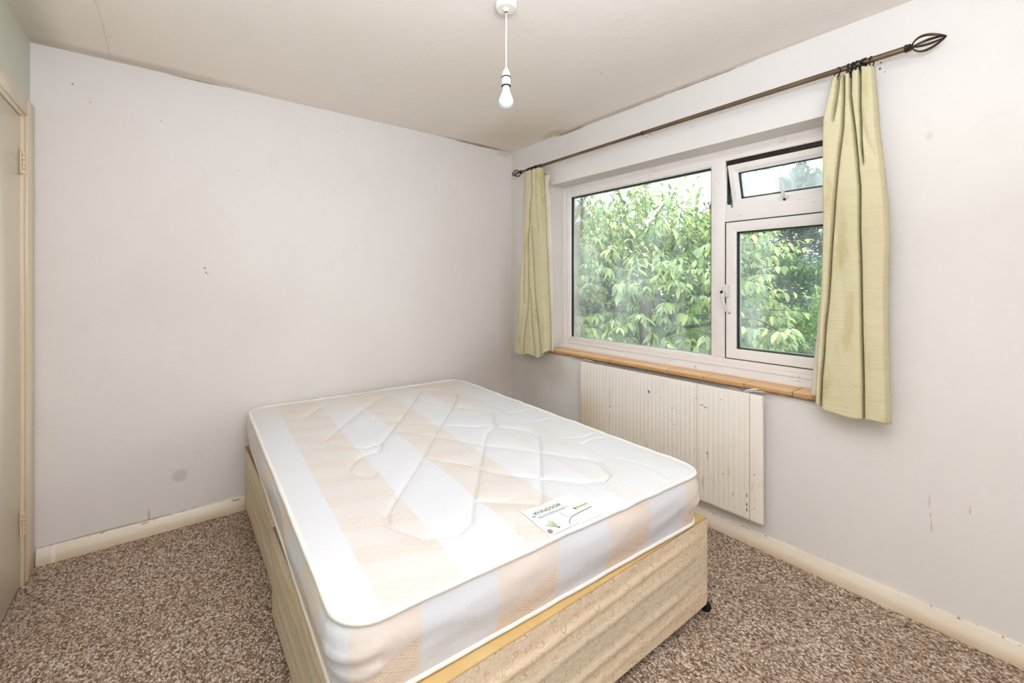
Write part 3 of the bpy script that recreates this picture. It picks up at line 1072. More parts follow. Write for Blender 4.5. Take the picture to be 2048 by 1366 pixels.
def bracket(y):
    z = rod_z(y)
    bm = bmesh.new()
    lathe(bm, [(.0113, -.008), (.0145, -.008), (.0155, -.006), (.0155, .006), (.0145, .008), (.0113, .008)], (RXP, y, z), 'y', 24)
    tube(bm, [(RXP + .002, y, z - .012), (RXP + .045, y + .004, z - .018), (XW - .008, y + .020, z - .044)], [.005, .006, .007], 12)
    lathe(bm, [(0, -.008), (.016, -.008), (.018, -.004), (.018, -.0005), (0, -.0005)], (XW, y + .020, z - .044), 'x', 24)
    o = obj('wall_bracket', bm, M_BRONZE); sharp(o, 40)
    rel(o, pole)


bracket(0.508)
bracket(2.46)

# ------------------------------------------------------------------ curtain rings
def make_ring(name, y, tilt, yaw, small=False):
    r_ = empty(name, (RXP, y, rod_z(y) - (.0075 if not small else .0065)))
    R = .0195 if not small else .0175
    bm = bmesh.new()
    torus(bm, (0, 0, 0), (0, 1, 0), R, .0024, 28, 8)
    obj('hoop', bm, M_RING, r_, True)
    bm = bmesh.new()
    torus(bm, (0, 0, -R - .0055), (1, 0, 0), .0042, .0014, 14, 6)
    obj('eyelet', bm, M_RING, r_, True)
    bm = bmesh.new()
    tube(bm, [(0, .0015, -R - .008), (.003, .001, -R - .014), (.007, 0, -R - .016)], .0016, 6)
    obj('hook', bm, M_RING, r_, True)
    r_.rotation_euler = (tilt, 0, yaw)
    return r_


GR = 'rings bunched at the top of the right curtain'
LR = 'bunched black ring left of the bracket above the right curtain heading'
tag(make_ring('curtain_ring', 0.596, 0.05, 0.75), 'black ring standing alone at the left end of the right curtain heading', 'curtain ring')
for y, t, a in [(0.562, .10, .18), (0.555, -.12, -.1), (0.548, .15, .15), (0.537, -.2, .1), (0.530, .12, -.25), (0.523, -.05, .3)]:
    tag(make_ring('curtain_ring', y, t, a), LR, 'curtain ring', GR)
tag(make_ring('curtain_ring', 0.486, 0.05, -.12), 'black ring just right of the pole bracket at the outer edge of the right curtain', 'curtain ring')
for y, t, a in [(2.548, .1, .1), (2.538, -.1, -.1), (2.520, .1, .2), (2.500, .05, -.1), (2.480, -.1, .1), (2.455, .1, 0), (2.445, -.1, .1), (2.412, .05, -.1)]:
    tag(make_ring('curtain_ring', y, t, a, True), 'small dark ring above the left curtain by the corner', 'curtain ring', 'rings holding up the left curtain')


# ------------------------------------------------------------------ curtains
def sheet(nu, nz, z_top, z_bot, eL, eR, valleys, x0, bulge, wrap=.03, hem_drop=None):
    """draped cloth as a grid; valleys: (table, depth, sigma, z_fade_lo, z_fade_hi)"""
    verts, faces = [], []
    for j in range(nz + 1):
        tz = j / nz
        for i in range(nu + 1):
            u = i / nu
            zt = z_top(u); zb = z_bot(u)
            z = zt + (zb - zt) * tz
            yl, yr = lerp_tab(eL, z), lerp_tab(eR, z)
            y = yl + (yr - yl) * u
            x = x0
            vy = sorted([lerp_tab(v[0], z) for v in valleys if v[1] > .012 and v[4] - .03 <= z <= v[3] + .03] + [yl, yr])
            # rounded pleat between neighbouring valleys
            for a, b in zip(vy[:-1], vy[1:]):
                if a - 1e-9 <= y <= b + 1e-9 and b - a > 1e-5:
                    q = (y - a) / (b - a)
                    x -= bulge * math.sqrt(max(0.0, 1 - abs(2 * q - 1) ** 3.2)) * min(1, (b - a) / .05)
                    break
            for t, dep, sig, zhi, zlo in valleys:
                if z > zhi + .04 or z < zlo - .04: continue
                f = min(1, max(0, (zhi + .04 - z) / .06)) * min(1, max(0, (z - zlo + .04) / .06))
                d = (y - lerp_tab(t, z)) / sig
                x += dep * f * math.exp(-d * d)
            e = min(u, 1 - u)
            x += wrap * max(0, 1 - e / .05) ** 2
            n = pnoise(Vector((y * 9, z * 2.5, x0 * 3)))
            n2 = pnoise(Vector((y * 30, z * 8, 5.1)))
            x += n * .008 + n2 * .0016
            verts.append((x, y, z))
    for j in range(nz):
        for i in range(nu):
            a = j * (nu + 1) + i
            faces.append((a, a + 1, a + nu + 2, a + nu + 1))
    return verts, faces


def cloth_obj(name, vf, mat, th=.0025, parent=None):
    me = bpy.data.meshes.new(name)
    me.from_pydata(vf[0], [], vf[1])
    for p in me.polygons: p.use_smooth = True
    o = link(name, me, mat, parent)
    s = o.modifiers.new('thickness', 'SOLIDIFY')
    s.thickness = th
    s.offset = 0
    return o


RLe = [(0.610, 2.127), (0.630, 2.029), (0.646, 1.951), (0.648, 1.826), (0.646, 1.535), (0.656, 1.202), (0.668, 0.991), (0.676, 0.777)]
RRe = [(0.481, 2.114), (0.470, 1.95), (0.466, 1.86), (0.453, 1.723), (0.442, 1.588), (0.437, 1.455), (0.441, 1.209), (0.437, 0.906), (0.432, 0.756)]
V1 = [(0.588, 2.12), (0.592, 2.097), (0.601, 2.009), (0.609, 1.95)]
V2 = [(0.574, 2.111), (0.574, 2.03), (0.576, 1.894), (0.594, 1.712), (0.609, 1.49), (0.614, 1.406), (0.625, 1.203), (0.636, 1.088), (0.641, 0.98), (0.649, 0.882), (0.653, 0.764)]
V3 = [(0.551, 2.123), (0.552, 2.019), (0.538, 1.883), (0.525, 1.724), (0.519, 1.644), (0.520, 1.481), (0.517, 1.34), (0.513, 1.098), (0.510, 0.919), (0.509, 0.75)]
V4 = [(0.520, 2.111), (0.519, 1.955), (0.515, 1.826), (0.508, 1.723)]
V5 = [(0.512, 1.919), (0.500, 1.832), (0.464, 1.731), (0.45, 1.70)]
V6 = [(0.594, 1.62), (0.588, 1.40), (0.572, 1.2), (0.566, 1.0)]
rc_root = empty('curtain', (RXP, 0.54, 2.11))
tag(rc_root, 'wide pale green-gold slub curtain bunched at the right of the window', 'curtain')


def rztop(u):
    return 2.120 - .008 * u - .018 * math.exp(-((u - .04) / .05) ** 2) + .004 * math.sin(u * 19)


def rzbot(u):
    return 0.742 + .034 * max(0, 1 - u / .12) + .004 * math.sin(u * 9) - .006 * max(0, (u - .85) / .15)


vf = sheet(240, 230, rztop, rzbot, RLe, RRe,
           [(V1, .030, .0060, 2.2, 1.96), (V2, .042, .0042, 2.2, .6), (V3, .042, .0040, 2.2, .6), (V4, .036, .0040, 2.2, 1.76), (V5, .007, .009, 1.93, 1.73), (V6, .005, .014, 1.55, 1.0)],
           RXP - .004, .017)
rel(cloth_obj('curtain_cloth', vf, M_CURT), rc_root)
lin_eL = [(0.640, 1.98), (0.652, 1.8), (0.650, 1.5), (0.672, 1.2), (0.690, 0.99), (0.706, 0.78)]
lin_eR = [(0.48, 1.98), (0.46, 1.6), (0.45, 0.9), (0.45, 0.78)]
vf = sheet(60, 80, lambda u: 2.06, lambda u: .785, lin_eL, lin_eR, [(V3, .012, .02, 2.2, .6)], RXP + .052, .008, .0)
rel(cloth_obj('curtain_lining', vf, M_LINING, .0015), rc_root)

LLe = [(2.557, 2.139), (2.587, 1.901), (2.608, 1.516), (2.648, 1.126), (2.690, 0.862), (2.707, 0.735)]
LRe = [(2.403, 2.120), (2.384, 1.871), (2.373, 1.626), (2.357, 1.319), (2.336, 1.016), (2.330, 0.786)]
L1 = [(2.492, 2.126), (2.497, 2.026), (2.490, 1.95), (2.515, 1.853), (2.517, 1.725), (2.534, 1.614), (2.530, 1.383), (2.527, 1.232), (2.538, 1.066), (2.587, 0.834), (2.596, 0.741)]
L2 = [(2.492, 1.66), (2.490, 1.599), (2.459, 1.259), (2.412, 0.949), (2.395, 0.792)]
L3 = [(2.587, 1.606), (2.578, 1.384), (2.578, 1.14)]
L4 = [(2.507, 1.195), (2.479, 0.944), (2.459, 0.758)]
L5 = [(2.448, 2.12), (2.444, 1.9), (2.43, 1.7)]
lc_root = empty('curtain', (RXP, 2.48, 2.11))
tag(lc_root, 'narrow pale green-gold curtain bunched in the corner left of the window', 'curtain')
vf = sheet(190, 190, lambda u: 2.112 + .003 * math.sin(u * 21), lambda u: .728 + .008 * math.sin(u * 12 + 2) + .045 * max(0, (u - .75) / .25), LLe, LRe,
           [(L1, .046, .0048, 2.2, .6), (L2, .034, .0060, 1.66, .6), (L3, .022, .006, 1.6, 1.14), (L4, .034, .006, 1.19, .6), (L5, .010, .008, 2.2, 1.7)],
           RXP - .002, .023)
rel(cloth_obj('curtain_cloth', vf, M_CURT), lc_root)
vf = sheet(40, 80, lambda u: 2.06 + .0 * u, lambda u: .775,
           [(2.52, 2.06), (2.5, .77)], [(2.352, 2.06), (2.368, 1.97), (2.345, 1.86), (2.333, 1.6), (2.322, 1.2), (2.315, .79)],
           [(L2, .01, .02, 1.7, .6)], RXP + .036, .006, 0)
rel(cloth_obj('curtain_lining', vf, M_LINING, .0015), lc_root)

# little hook on the wall at the right of the curtain
bm = bmesh.new()
lathe(bm, [(0, -.012), (.0035, -.012), (.0045, -.009), (.0045, -.006), (.002, -.005), (.002, 0), (0, 0)], (XW, 0.452, 0.942), 'x', 10)
tag(obj('wall_hook', bm, M_STAY), 'tiny dark metal hook in the wall right of the curtain', 'hook')

# ------------------------------------------------------------------ pendant light
PX_, PY_ = 1.0167, 1.3425
pen = empty('pendant_light', (PX_, PY_, H))
tag(pen, 'white ceiling pendant with bare frosted bulb on a thin flex', 'pendant light')
bm = bmesh.new()
lathe(bm, [(0, 0), (.0405, 0), (.0415, -.002), (.0410, -.018), (.0395, -.0245), (.035, -.0275), (.014, -.0285), (.0125, -.030), (0, -.030)], (0, 0, 0), 'z', 48)
rose = obj('ceiling_rose', bm, M_PEND, pen); sharp(rose, 30)
bm = bmesh.new()
lathe(bm, [(.0095, -.0285), (.008, -.035), (.0055, -.0375), (.004, -.0378), (0, -.0378)], (0, 0, 0), 'z', 24)
obj('flex_grommet', bm, M_PEND, rose, True)
bm = bmesh.new()
lathe(bm, [(.0024, -.0379), (.0056, -.0379), (.0056, -.0392), (.0024, -.0392)], (0, 0, 0), 'z', 24)
obj('grommet_hole', bm, M_GROOVE, rose)
bm = bmesh.new()
tube(bm, [(0, 0, -.036), (.0004, 0, -.10), (-.0005, .0003, -.16), (.0003, 0, -.21), (0, 0, -.256)], .0026, 10)
obj('flex', bm, M_PEND, pen, True)
bm = bmesh.new()
lathe(bm, [(0, -.250), (.0032, -.250), (.0055, -.256), (.0105, -.263), (.0145, -.272), (.0155, -.280), (.0158, -.285), (0, -.285)], (0, 0, 0), 'z', 32)
hold = obj('lamp_holder', bm, M_PEND, pen); sharp(hold, 40)
for z in (-.2885, -.3215):
    bm = bmesh.new()
    lathe(bm, [(.008, z - .0022), (.0175, z - .0022), (.0182, z), (.0175, z + .0018), (.008, z + .0018)], (0, 0, 0), 'z', 32)
    obj('retaining_ring', bm, M_GROOVE, hold)
bm = bmesh.new()
lathe(bm, [(0, -.2895), (.0152, -.2895), (.0160, -.291), (.0160, -.300), (.0168, -.302), (.0168, -.318), (.0155, -.320), (0, -.320)], (0, 0, 0), 'z', 32)
o = obj('holder_skirt', bm, M_PEND, hold); sharp(o, 40)
bm = bmesh.new()
lathe(bm, [(0, -.322), (.0125, -.322), (.0125, -.329), (.0150, -.330), (.0152, -.333), (.0130, -.335), (.0135, -.338), (0, -.338)], (0, 0, 0), 'z', 32)
bulb = empty('light_bulb', (0, 0, 0), pen)
o = obj('bulb_cap', bm, M_SKIRTH, bulb); sharp(o, 40)
bm = bmesh.new()
lathe(bm, [(0, -.336), (.0128, -.337), (.0150, -.341), (.0175, -.350), (.0215, -.360), (.0252, -.3685)], (0, 0, 0), 'z', 32)
obj('bulb_collar', bm, M_PEND, bulb, True)
bm = bmesh.new()
cz, R = -.3815, .0287
prof = [(.0252, -.3685)] + [(R * math.cos(a), cz - R * math.sin(a) * 1.03) for a in [(-.40 + (PI / 2 + .40) * k / 12) for k in range(1, 12)]] + [(0, cz - R * 1.03)]
lathe(bm, prof, (0, 0, 0), 'z', 32)
obj('bulb_globe', bm, M_BULB, bulb, True)

# ------------------------------------------------------------------ divan base
BX0, BX1, BY0, BY1, BZ0, BZ1 = 0.298, 1.636, 0.874, 2.825, 0.042, 0.366
div = empty('divan_base', (0.967, 1.85, 0))
tag(div, 'beige damask covered divan bed base in two halves under the mattress', 'bed base')


def divan_half(x0, x1, y0, y1, zoff, front):
    """upholstered box: every side a displaced grid so the cloth sags and pleats"""
    verts, faces, mats = [], [], []

    def grid(fn, nu, nv, mi):
        b = len(verts)
        for j in range(nv + 1):
            for i in range(nu + 1):
                verts.append(fn(i / nu, j / nv))
        for j in range(nv):
            for i in range(nu):
                a = b + j * (nu + 1) + i
                faces.append((a, a + 1, a + nu + 2, a + nu + 1))
                mats.append(mi)

    def pleat(s, t, amp, seed):
        e = min(1, 6 * min(s, 1 - s)) * min(1, 7 * min(t, 1 - t))
        zc = t + .05 * math.sin(s * 3 + seed) + .02 * pnoise(Vector((s * 7, seed, 0)))
        v = 0
        for c, wd, a in ((.80, .035, 1), (.60, .03, .7), (.30, .04, 1.1), (.12, .03, .5)):
            d = zc - c
            v += a * math.exp(-(d / wd) ** 2)
        v += .7 * pnoise(Vector((s * 4, t * 3, seed)))
        return v * amp * e
    z0, z1 = BZ0, BZ1
    zlow = lambda s: z0 + .006 * math.sin(s * 5)
    grid(lambda s, t: (x0 + (x1 - x0) * s, y0 - pleat(s, t, .0062, 1.3) * (1 if front else .3), zlow(s) + (z1 - zlow(s)) * t), 90, 40, 0)
    grid(lambda s, t: (x1 - (x1 - x0) * s, y1 - 0, z0 + (z1 - z0) * t), 4, 4, 0)
    grid(lambda s, t: (x0 - pleat(s, t, .0045, 4.7) + .008 * math.sin(PI * t) * .0, y1 - (y1 - y0) * s, zlow(s) + (z1 - zlow(s)) * t), 60, 30, 1)
    grid(lambda s, t: (x1 + pleat(s, t, .003, 7.7), y0 + (y1 - y0) * s, zlow(s) + (z1 - zlow(s)) * t), 60, 20, 1)
    grid(lambda s, t: (x0 + (x1 - x0) * s, y0 + (y1 - y0) * t, z1), 2, 2, 0)
    grid(lambda s, t: (x0 + (x1 - x0) * s, y1 + (y0 - y1) * t, z0), 2, 2, 0)
    me = bpy.data.meshes.new('base_half')
    me.from_pydata(verts, [], faces)
    me.materials.append(M_DFRONT); me.materials.append(M_DSIDE)
    for p, k in zip(me.polygons, mats):
        p.use_smooth = True
        p.material_index = k
    bm = bmesh.new(); bm.from_mesh(me)
    bmesh.ops.remove_doubles(bm, verts=bm.verts[:], dist=.0004)
    bmesh.ops.recalc_face_normals(bm, faces=bm.faces[:])
    bm.to_mesh(me); bm.free()
    try: me.set_sharp_from_angle(angle=math.radians(50))
    except Exception: pass
    o = link('base_half', me)
    rel(o, div)
    # board top, showing wherever the mattress does not reach
    bm = bmesh.new()
    bx(bm, x0 + .022, x1 - .003, y0 + .003, y1 - .003, z1 - .004, z1 + .0035, .003, 2)
    tp = obj('top_board', bm, M_BOARD); sharp(tp)
    tp.parent = o
    return o


near = divan_half(BX0, BX1, BY0, 1.832, 0, True)
near['label'] = 'foot half with pleated damask end'
far = divan_half(BX0 + .028, BX1 + .004, 1.838, BY1, 0, False)
for cx, cy in ((1.640, 0.884), (0.34, 0.905), (1.60, 1.78), (0.36, 1.78), (1.60, 1.90), (0.38, 1.90), (1.60, 2.76), (0.38, 2.76)):
    c = empty('castor', (cx, cy, 0))
    bm = bmesh.new()
    lathe(bm, [(0, -.011), (.017, -.011), (.021, -.008), (.0215, 0), (.021, .008), (.017, .011), (0, .011)], (0, 0, .0215), 'x', 22)
    o = obj('wheel', bm, M_BLACK, c); sharp(o, 40)
    bm = bmesh.new()
    tube(bm, [(0, .004, .022), (0, .006, .045)], [.012, .009], 12)
    bx(bm, -.014, .014, -.012, .018, .030, .044, .004, 2)
    obj('castor_fork', bm, M_BLACK, c)
    c.rotation_euler = (0, 0, .5 if cx > 1 else -.3)
    rel(c, div)

# ------------------------------------------------------------------ mattress
MW, ML_, MH = 0.662, 0.965, 0.187      # half width, half length, height
ROT = -math.radians(2.15)
mat_root = empty('mattress', (0.972, 1.858, 0.3715))
mat_root.rotation_euler = (0, 0, ROT)
tag(mat_root, 'double mattress in white and ivory striped ticking with quilted top', 'mattress')

STITCH = [
    [(0.06, 0.78), (0.005, 0.736), (-0.163, 0.554), (-0.373, 0.273), (-0.426, 0.2), (-0.428, 0.155), (-0.378, 0.06), (-0.317, -0.013), (-0.244, 0.007)],
    [(0.30, 0.76), (0.234, 0.689), (-0.008, 0.334), (-0.168, 0.107), (-0.244, 0.007), (-0.262, -0.04)],
    [(-0.262, -0.04), (-0.282, -0.077), (-0.35, -0.09), (-0.378, -0.108), (-0.42, -0.173), (-0.429, -0.2), (-0.419, -0.258), (-0.38, -0.30)],
    [(0.404, 0.49), (0.203, 0.225), (0.008, -0.02), (-0.158, -0.242), (-0.282, -0.396), (-0.376, -0.515), (-0.432, -0.586), (-0.448, -0.649), (-0.428, -0.693), (-0.387, -0.769), (-0.303, -0.802), (-0.242, -0.766), (-0.18, -0.675), (-0.012, -0.444), (0.113, -0.273), (0.212, -0.147), (0.30, -0.085)],
    [(-0.159, 0.141), (-0.01, -0.044), (0.117, -0.277), (0.256, -0.475), (0.331, -0.599), (0.376, -0.653), (0.385, -0.69), (0.368, -0.732), (0.331, -0.794), (0.276, -0.815), (0.203, -0.777), (0.173, -0.741), (0.112, -0.672), (0.044, -0.595), (-0.014, -0.506), (-0.023, -0.449), (-0.118, -0.307), (-0.157, -0.247)],
    [(0.195, 0.515), (0.239, 0.407), (0.359, 0.211), (0.390, 0.165), (0.394, 0.122), (0.371, 0.042), (0.306, -0.055), (0.291, -0.111), (0.347, -0.181), (0.381, -0.255), (0.375, -0.323), (0.337, -0.382), (0.116, -0.655), (0.014, -0.786), (-0.011, -0.804), (-0.084, -0.743), (-0.172, -0.668)],
    [(0.06, 0.12), (0.123, 0.036), (0.197, -0.037), (0.288, -0.084)],
    [(-0.43, 0.60), (-0.414, 0.628), (-0.351, 0.736), (-0.289, 0.786)],
    [(0.404, 0.49), (0.43, 0.56), (0.41, 0.66), (0.36, 0.74), (0.30, 0.76)],
    [(-0.16, 0.36), (-0.06, 0.22), (0.06, 0.12)],
]
PUCK = [[(0.258, -0.826), (0.236, -0.90), (0.189, -0.969)], [(0.327, -0.847), (0.305, -0.92), (0.256, -0.98)], [(0.2, -0.8), (0.18, -0.87), (0.134, -0.941)],
        [(0.46, -0.70), (0.50, -0.82), (0.49, -0.93)], [(-0.13, -0.82), (-0.17, -0.90), (-0.21, -0.955)], [(-0.24, -0.84), (-0.27, -0.9), (-0.30, -0.95)],
        [(0.45, 0.05), (0.54, 0.02), (0.62, 0.04)], [(0.44, -0.42), (0.53, -0.46), (0.60, -0.45)], [(0.46, -0.52), (0.54, -0.50), (0.62, -0.52)], [(0.45, -0.12), (0.52, -0.16), (0.60, -0.15)]]
SEGS = []
for pl in STITCH:
    for a, b in zip(pl[:-1], pl[1:]): SEGS.append((a[0], a[1], b[0], b[1], .0075, .0078))
for pl in PUCK:
    for a, b in zip(pl[:-1], pl[1:]): SEGS.append((a[0], a[1], b[0], b[1], .007, .0040))


def seg_d(px, py, s):
    ax, ay, bx_, by = s[:4]
    dx, dy = bx_ - ax, by - ay
    t = max(0, min(1, ((px - ax) * dx + (py - ay) * dy) / (dx * dx + dy * dy + 1e-12)))
    return math.hypot(px - ax - t * dx, py - ay - t * dy)


# bucket the segments so the distance lookups stay quick
CELL = .08
bucket = {}
for s in SEGS:
    x0, x1 = min(s[0], s[2]) - .05, max(s[0], s[2]) + .05
    y0, y1 = min(s[1], s[3]) - .05, max(s[1], s[3]) + .05
    for i in range(int(math.floor(x0 / CELL)), int(math.floor(x1 / CELL)) + 1):
        for j in range(int(math.floor(y0 / CELL)), int(math.floor(y1 / CELL)) + 1):
            bucket.setdefault((i, j), []).append(s)


def top_z(x, y):
    ex = (MW - abs(x)); ey = (ML_ - abs(y))
    e = min(ex, ey)
    z = MH + .010 * (1 - math.exp(-max(0, e) / .05)) - .004 * math.exp(-max(0, e) / .012)
    g = 0
    near_ = 1
    for s in bucket.get((int(math.floor(x / CELL)), int(math.floor(y / CELL))), ()):
        d = seg_d(x, y, s)
        g = max(g, s[5] * math.exp(-(d / s[4]) ** 2))
        if s[5] > .006: near_ = min(near_, (d / .05) ** .7)
    z -= g
    z += .0070 * min(1, near_) * (.4 + .6 / (1 + math.exp(-(min(x + .46, .45 - x, y + .85, .82 - y)) / .03)))
    z += .0035 * pnoise(Vector((x * 3.1, y * 2.7, 1))) + .0012 * pnoise(Vector((x * 11, y * 16, 4)))
    return z


RC = .085


def rr_point(a, b, rc):
    """map a point of the square [-1,1]^2 to the rounded rectangle"""
    x, y = a * MW, b * ML_
    cx, cy = MW - rc, ML_ - rc
    if abs(x) > cx and abs(y) > cy:
        dx, dy = (abs(x) - cx) / rc, (abs(y) - cy) / rc
        mxx = max(dx, dy)
        L = math.hypot(dx, dy)
        if L > 1e-9:
            k = mxx / L
            x = math.copysign(cx + dx * k * rc, x)
            y = math.copysign(cy + dy * k * rc, y)
    return x, y


NX, NY = 264, 384
verts, faces, mi = [], [], []
for j in range(NY + 1):
    for i in range(NX + 1):
        x, y = rr_point(-1 + 2 * i / NX, -1 + 2 * j / NY, RC)
        verts.append((x, y, top_z(x, y)))
for j in range(NY):
    for i in range(NX):
        a = j * (NX + 1) + i
        faces.append((a, a + 1, a + NX + 2, a + NX + 1)); mi.append(0)
loop = [i for i in range(NX + 1)] + [j * (NX + 1) + NX for j in range(1, NY + 1)] + [NY * (NX + 1) + i for i in range(NX - 1, -1, -1)] + [j * (NX + 1) for j in range(NY - 1, 0, -1)]
for k in loop:
    x, y, z = verts[k]
    verts[k] = (x, y, MH)


def outn(x, y):
    cx, cy = MW - RC, ML_ - RC
    dx, dy = max(0, abs(x) - cx), max(0, abs(y) - cy)
    L = math.hypot(dx, dy) or 1
    return math.copysign(dx / L, x), math.copysign(dy / L, y)


per = len(loop)
NS = 16
prev = loop
ring_top = [verts[k] for k in loop]
ring_bot = []
for q in range(1, NS + 1):
    t = q / NS
    cur = []
    for idx, k in enumerate(loop):
        x, y, _ = verts[k]
        nx, ny = outn(x, y)
        s = idx / per
        corner = 1 if abs(nx) > .05 and abs(ny) > .05 else 0
        b = .016 * math.sin(PI * t) + .004 * math.sin(2 * PI * t)
        wr = pnoise(Vector((x * 3, y * 3, t * 2.5))) * .010 + pnoise(Vector((x * 9, y * 9, t * 7))) * (.0035 + .004 * corner)
        b += wr * math.sin(PI * t)
        if corner: b += .0045 * math.sin(t * 26 + 2 * nx) * math.sin(PI * t)
        b -= .006 * t
        zz = MH * (1 - t)
        verts.append((x + nx * b, y + ny * b, max(.0, zz)))
        cur.append(len(verts) - 1)
    for i in range(per):
        j = (i + 1) % per
        faces.append((prev[i], cur[i], cur[j], prev[j]))
        x, y, _ = verts[prev[i]]
        nx, ny = outn(x, y)
        mi.append(1 if abs(ny) > abs(nx) else 2)
    prev = cur
faces.append(tuple(prev[::-1])); mi.append(0)
ring_bot = [verts[k] for k in prev]
me = bpy.data.meshes.new('ticking_cover')
me.from_pydata(verts, [], faces)
for mm in (M_MTOP, M_MFOOT, M_MSIDE): me.materials.append(mm)
for p, k in zip(me.polygons, mi):
    p.use_smooth = True
    p.material_index = k
o = link('ticking_cover', me, None, mat_root)
bm = bmesh.new(); bm.from_mesh(me)
bmesh.ops.recalc_face_normals(bm, faces=bm.faces[:])
bm.to_mesh(me); bm.free()


def closed_tube(bm, pts, r, seg=8, wob=0):
    n = len(pts)
    rings = []
    for i in range(n):
        p = Vector(pts[i]); t = (Vector(pts[(i + 1) % n]) - Vector(pts[i - 1])).normalized()
        sd = t.cross(Vector((0, 0, 1))).normalized(); up = sd.cross(t)
        ww = wob * pnoise(p * 14)
        rings.append([bm.verts.new(p + up * ww + (sd * math.cos(a) + up * math.sin(a)) * r) for a in [2 * PI * k / seg for k in range(seg)]])
    for i in range(n):
        a, b = rings[i], rings[(i + 1) % n]
        for k in range(seg):
            bm.faces.new((a[k], a[(k + 1) % seg], b[(k + 1) % seg], b[k]))


for nm, ring, off, r in (('top_piping', ring_top, .0025, .0072), ('bottom_piping', ring_bot, .002, .0064)):
    pts = []
    for idx in range(0, per, 3):
        x, y, z = ring[idx]
        nx, ny = outn(x, y)
        pts.append((x + nx * off, y + ny * off, z + (.001 if nm[0] == 't' else .007)))
    bm = bmesh.new()
    closed_tube(bm, pts, r, 10, .004 if nm[0] == 't' else .002)
    obj(nm, bm, M_PIPE, mat_root, True)

# ---- sewn-on maker's label with its printing --------------------------------
M_LBL = MT('label_white', (228, 229, 226), 0.5, 0.3).done()
M_LBLG = MT('label_pale_green', (222, 232, 216), 0.5, 0.3).done()
M_LBLP = MT('label_print_green', (70, 82, 60), 0.5, 0.3).done()
M_LBLL = MT('label_print_light', (150, 156, 170), 0.5, 0.3).done()
M_LEAFP = MT('label_print_leaf', (172, 180, 128), 0.5, 0.3).done()
M_LBLR = MT('label_print_rose', (150, 128, 122), 0.5, 0.3).done()
lab = empty('maker_label', (0.0, -0.893, MH + .0), mat_root)


def quad_strip(name, pts2, mat, lift, parent, th=.0):
    """thin printed shape laid on the label: list of (x,y) polygon in label coordinates"""
    verts = [(x, y, top_z(x, y - .893) - MH + lift) for x, y in pts2]
    me = bpy.data.meshes.new(name)
    me.from_pydata(verts, [], [tuple(range(len(verts)))])
    return link(name, me, mat, parent)


# label cloth follows the quilted surface
LX0, LX1, LY0, LY1 = -0.098, 0.112, -0.066, 0.070
nx_, ny_ = 24, 16
vv, ff = [], []
for j in range(ny_ + 1):
    for i in range(nx_ + 1):
        x = LX0 + (LX1 - LX0) * i / nx_; y = LY0 + (LY1 - LY0) * j / ny_
        vv.append((x, y, top_z(x, y - .893) - MH + .0018))
for j in range(ny_):
    for i in range(nx_):
        a = j * (nx_ + 1) + i
        ff.append((a, a + 1, a + nx_ + 2, a + nx_ + 1))
me = bpy.data.meshes.new('label_cloth'); me.from_pydata(vv, [], ff)
for p in me.polygons: p.use_smooth = True
link('label_cloth', me, M_LBL, lab)

cu = bpy.data.curves.new('lettering', 'FONT')
cu.body = 'WINDSOR'
cu.size = .0215
cu.space_character = 1.12
cu.align_x = 'LEFT'
to = bpy.data.objects.new('lettering_source', cu)
COL.objects.link(to)
dg = bpy.context.evaluated_depsgraph_get()
tm = bpy.data.meshes.new_from_object(to.evaluated_get(dg))
bpy.data.objects.remove(to)
bm = bmesh.new(); bm.from_mesh(tm)
bmesh.ops.subdivide_edges(bm, edges=[e for e in bm.edges if e.calc_length() > .006], cuts=2)
for v in bm.verts:
    x, y = v.co.x - .076, v.co.y + .028
    v.co = Vector((x, y, top_z(x, y - .893) - MH + .0046))
bm.to_mesh(tm); bm.free()
link('lettering', tm, M_LBLP, lab)


def seg_print(name, pts, wd, mat, lift=.0032):
    bm = bmesh.new()
    L, R_ = [], []
    P = [Vector((p[0], p[1], 0)) for p in pts]
    fine = []
    for a, b in zip(P[:-1], P[1:]):
        n = max(1, int((b - a).length / .008))
        for k in range(n): fine.append(a + (b - a) * k / n)
    fine.append(P[-1])
    for i, p in enumerate(fine):
        t = (fine[min(i + 1, len(fine) - 1)] - fine[max(i - 1, 0)]).normalized()
        s = Vector((-t.y, t.x, 0)) * wd / 2
        for Q, sg in ((L, 1), (R_, -1)):
            q = p + s * sg
            Q.append(bm.verts.new((q.x, q.y, top_z(q.x, q.y - .893) - MH + lift)))
    for i in range(len(fine) - 1):
        bm.faces.new((L[i], R_[i], R_[i + 1], L[i + 1]))
    return obj(name, bm, mat, lab)


seg_print('printed_rule', [(-.076, .017), (.048, .017)], .0022, M_LBLL)
seg_print('printed_rule', [(-.076, .011), (.030, .011)], .0016, M_LBLL)
seg_print('printed_rule', [(-.094, .003), (-.080, .006)], .0014, M_LBLL)
seg_print('printed_panel', [(.000, -.012), (.106, -.012)], .030, M_LBLG, .0027)
seg_print('printed_band', [(.050, -.006), (.104, -.006)], .008, M_LEAFP, .0030)
seg_print('printed_tree', [(.052, .0), (.056, -.012)], .0045, M_LBLP)
seg_print('printed_frame', [(.000, .004), (-.002, -.014), (.004, -.026)], .0014, M_LBLL)
seg_print('printed_frame', [(.104, .002), (.108, -.012)], .0016, M_LBLP)
seg_print('printed_ground_line', [(-.010, -.056), (-.006, -.046), (.012, -.034), (.040, -.031), (.072, -.028), (.108, -.026)], .0020, M_LBLP)
seg_print('printed_border_line', [(-.086, -.0635), (.020, -.0625)], .0012, M_LBLL)
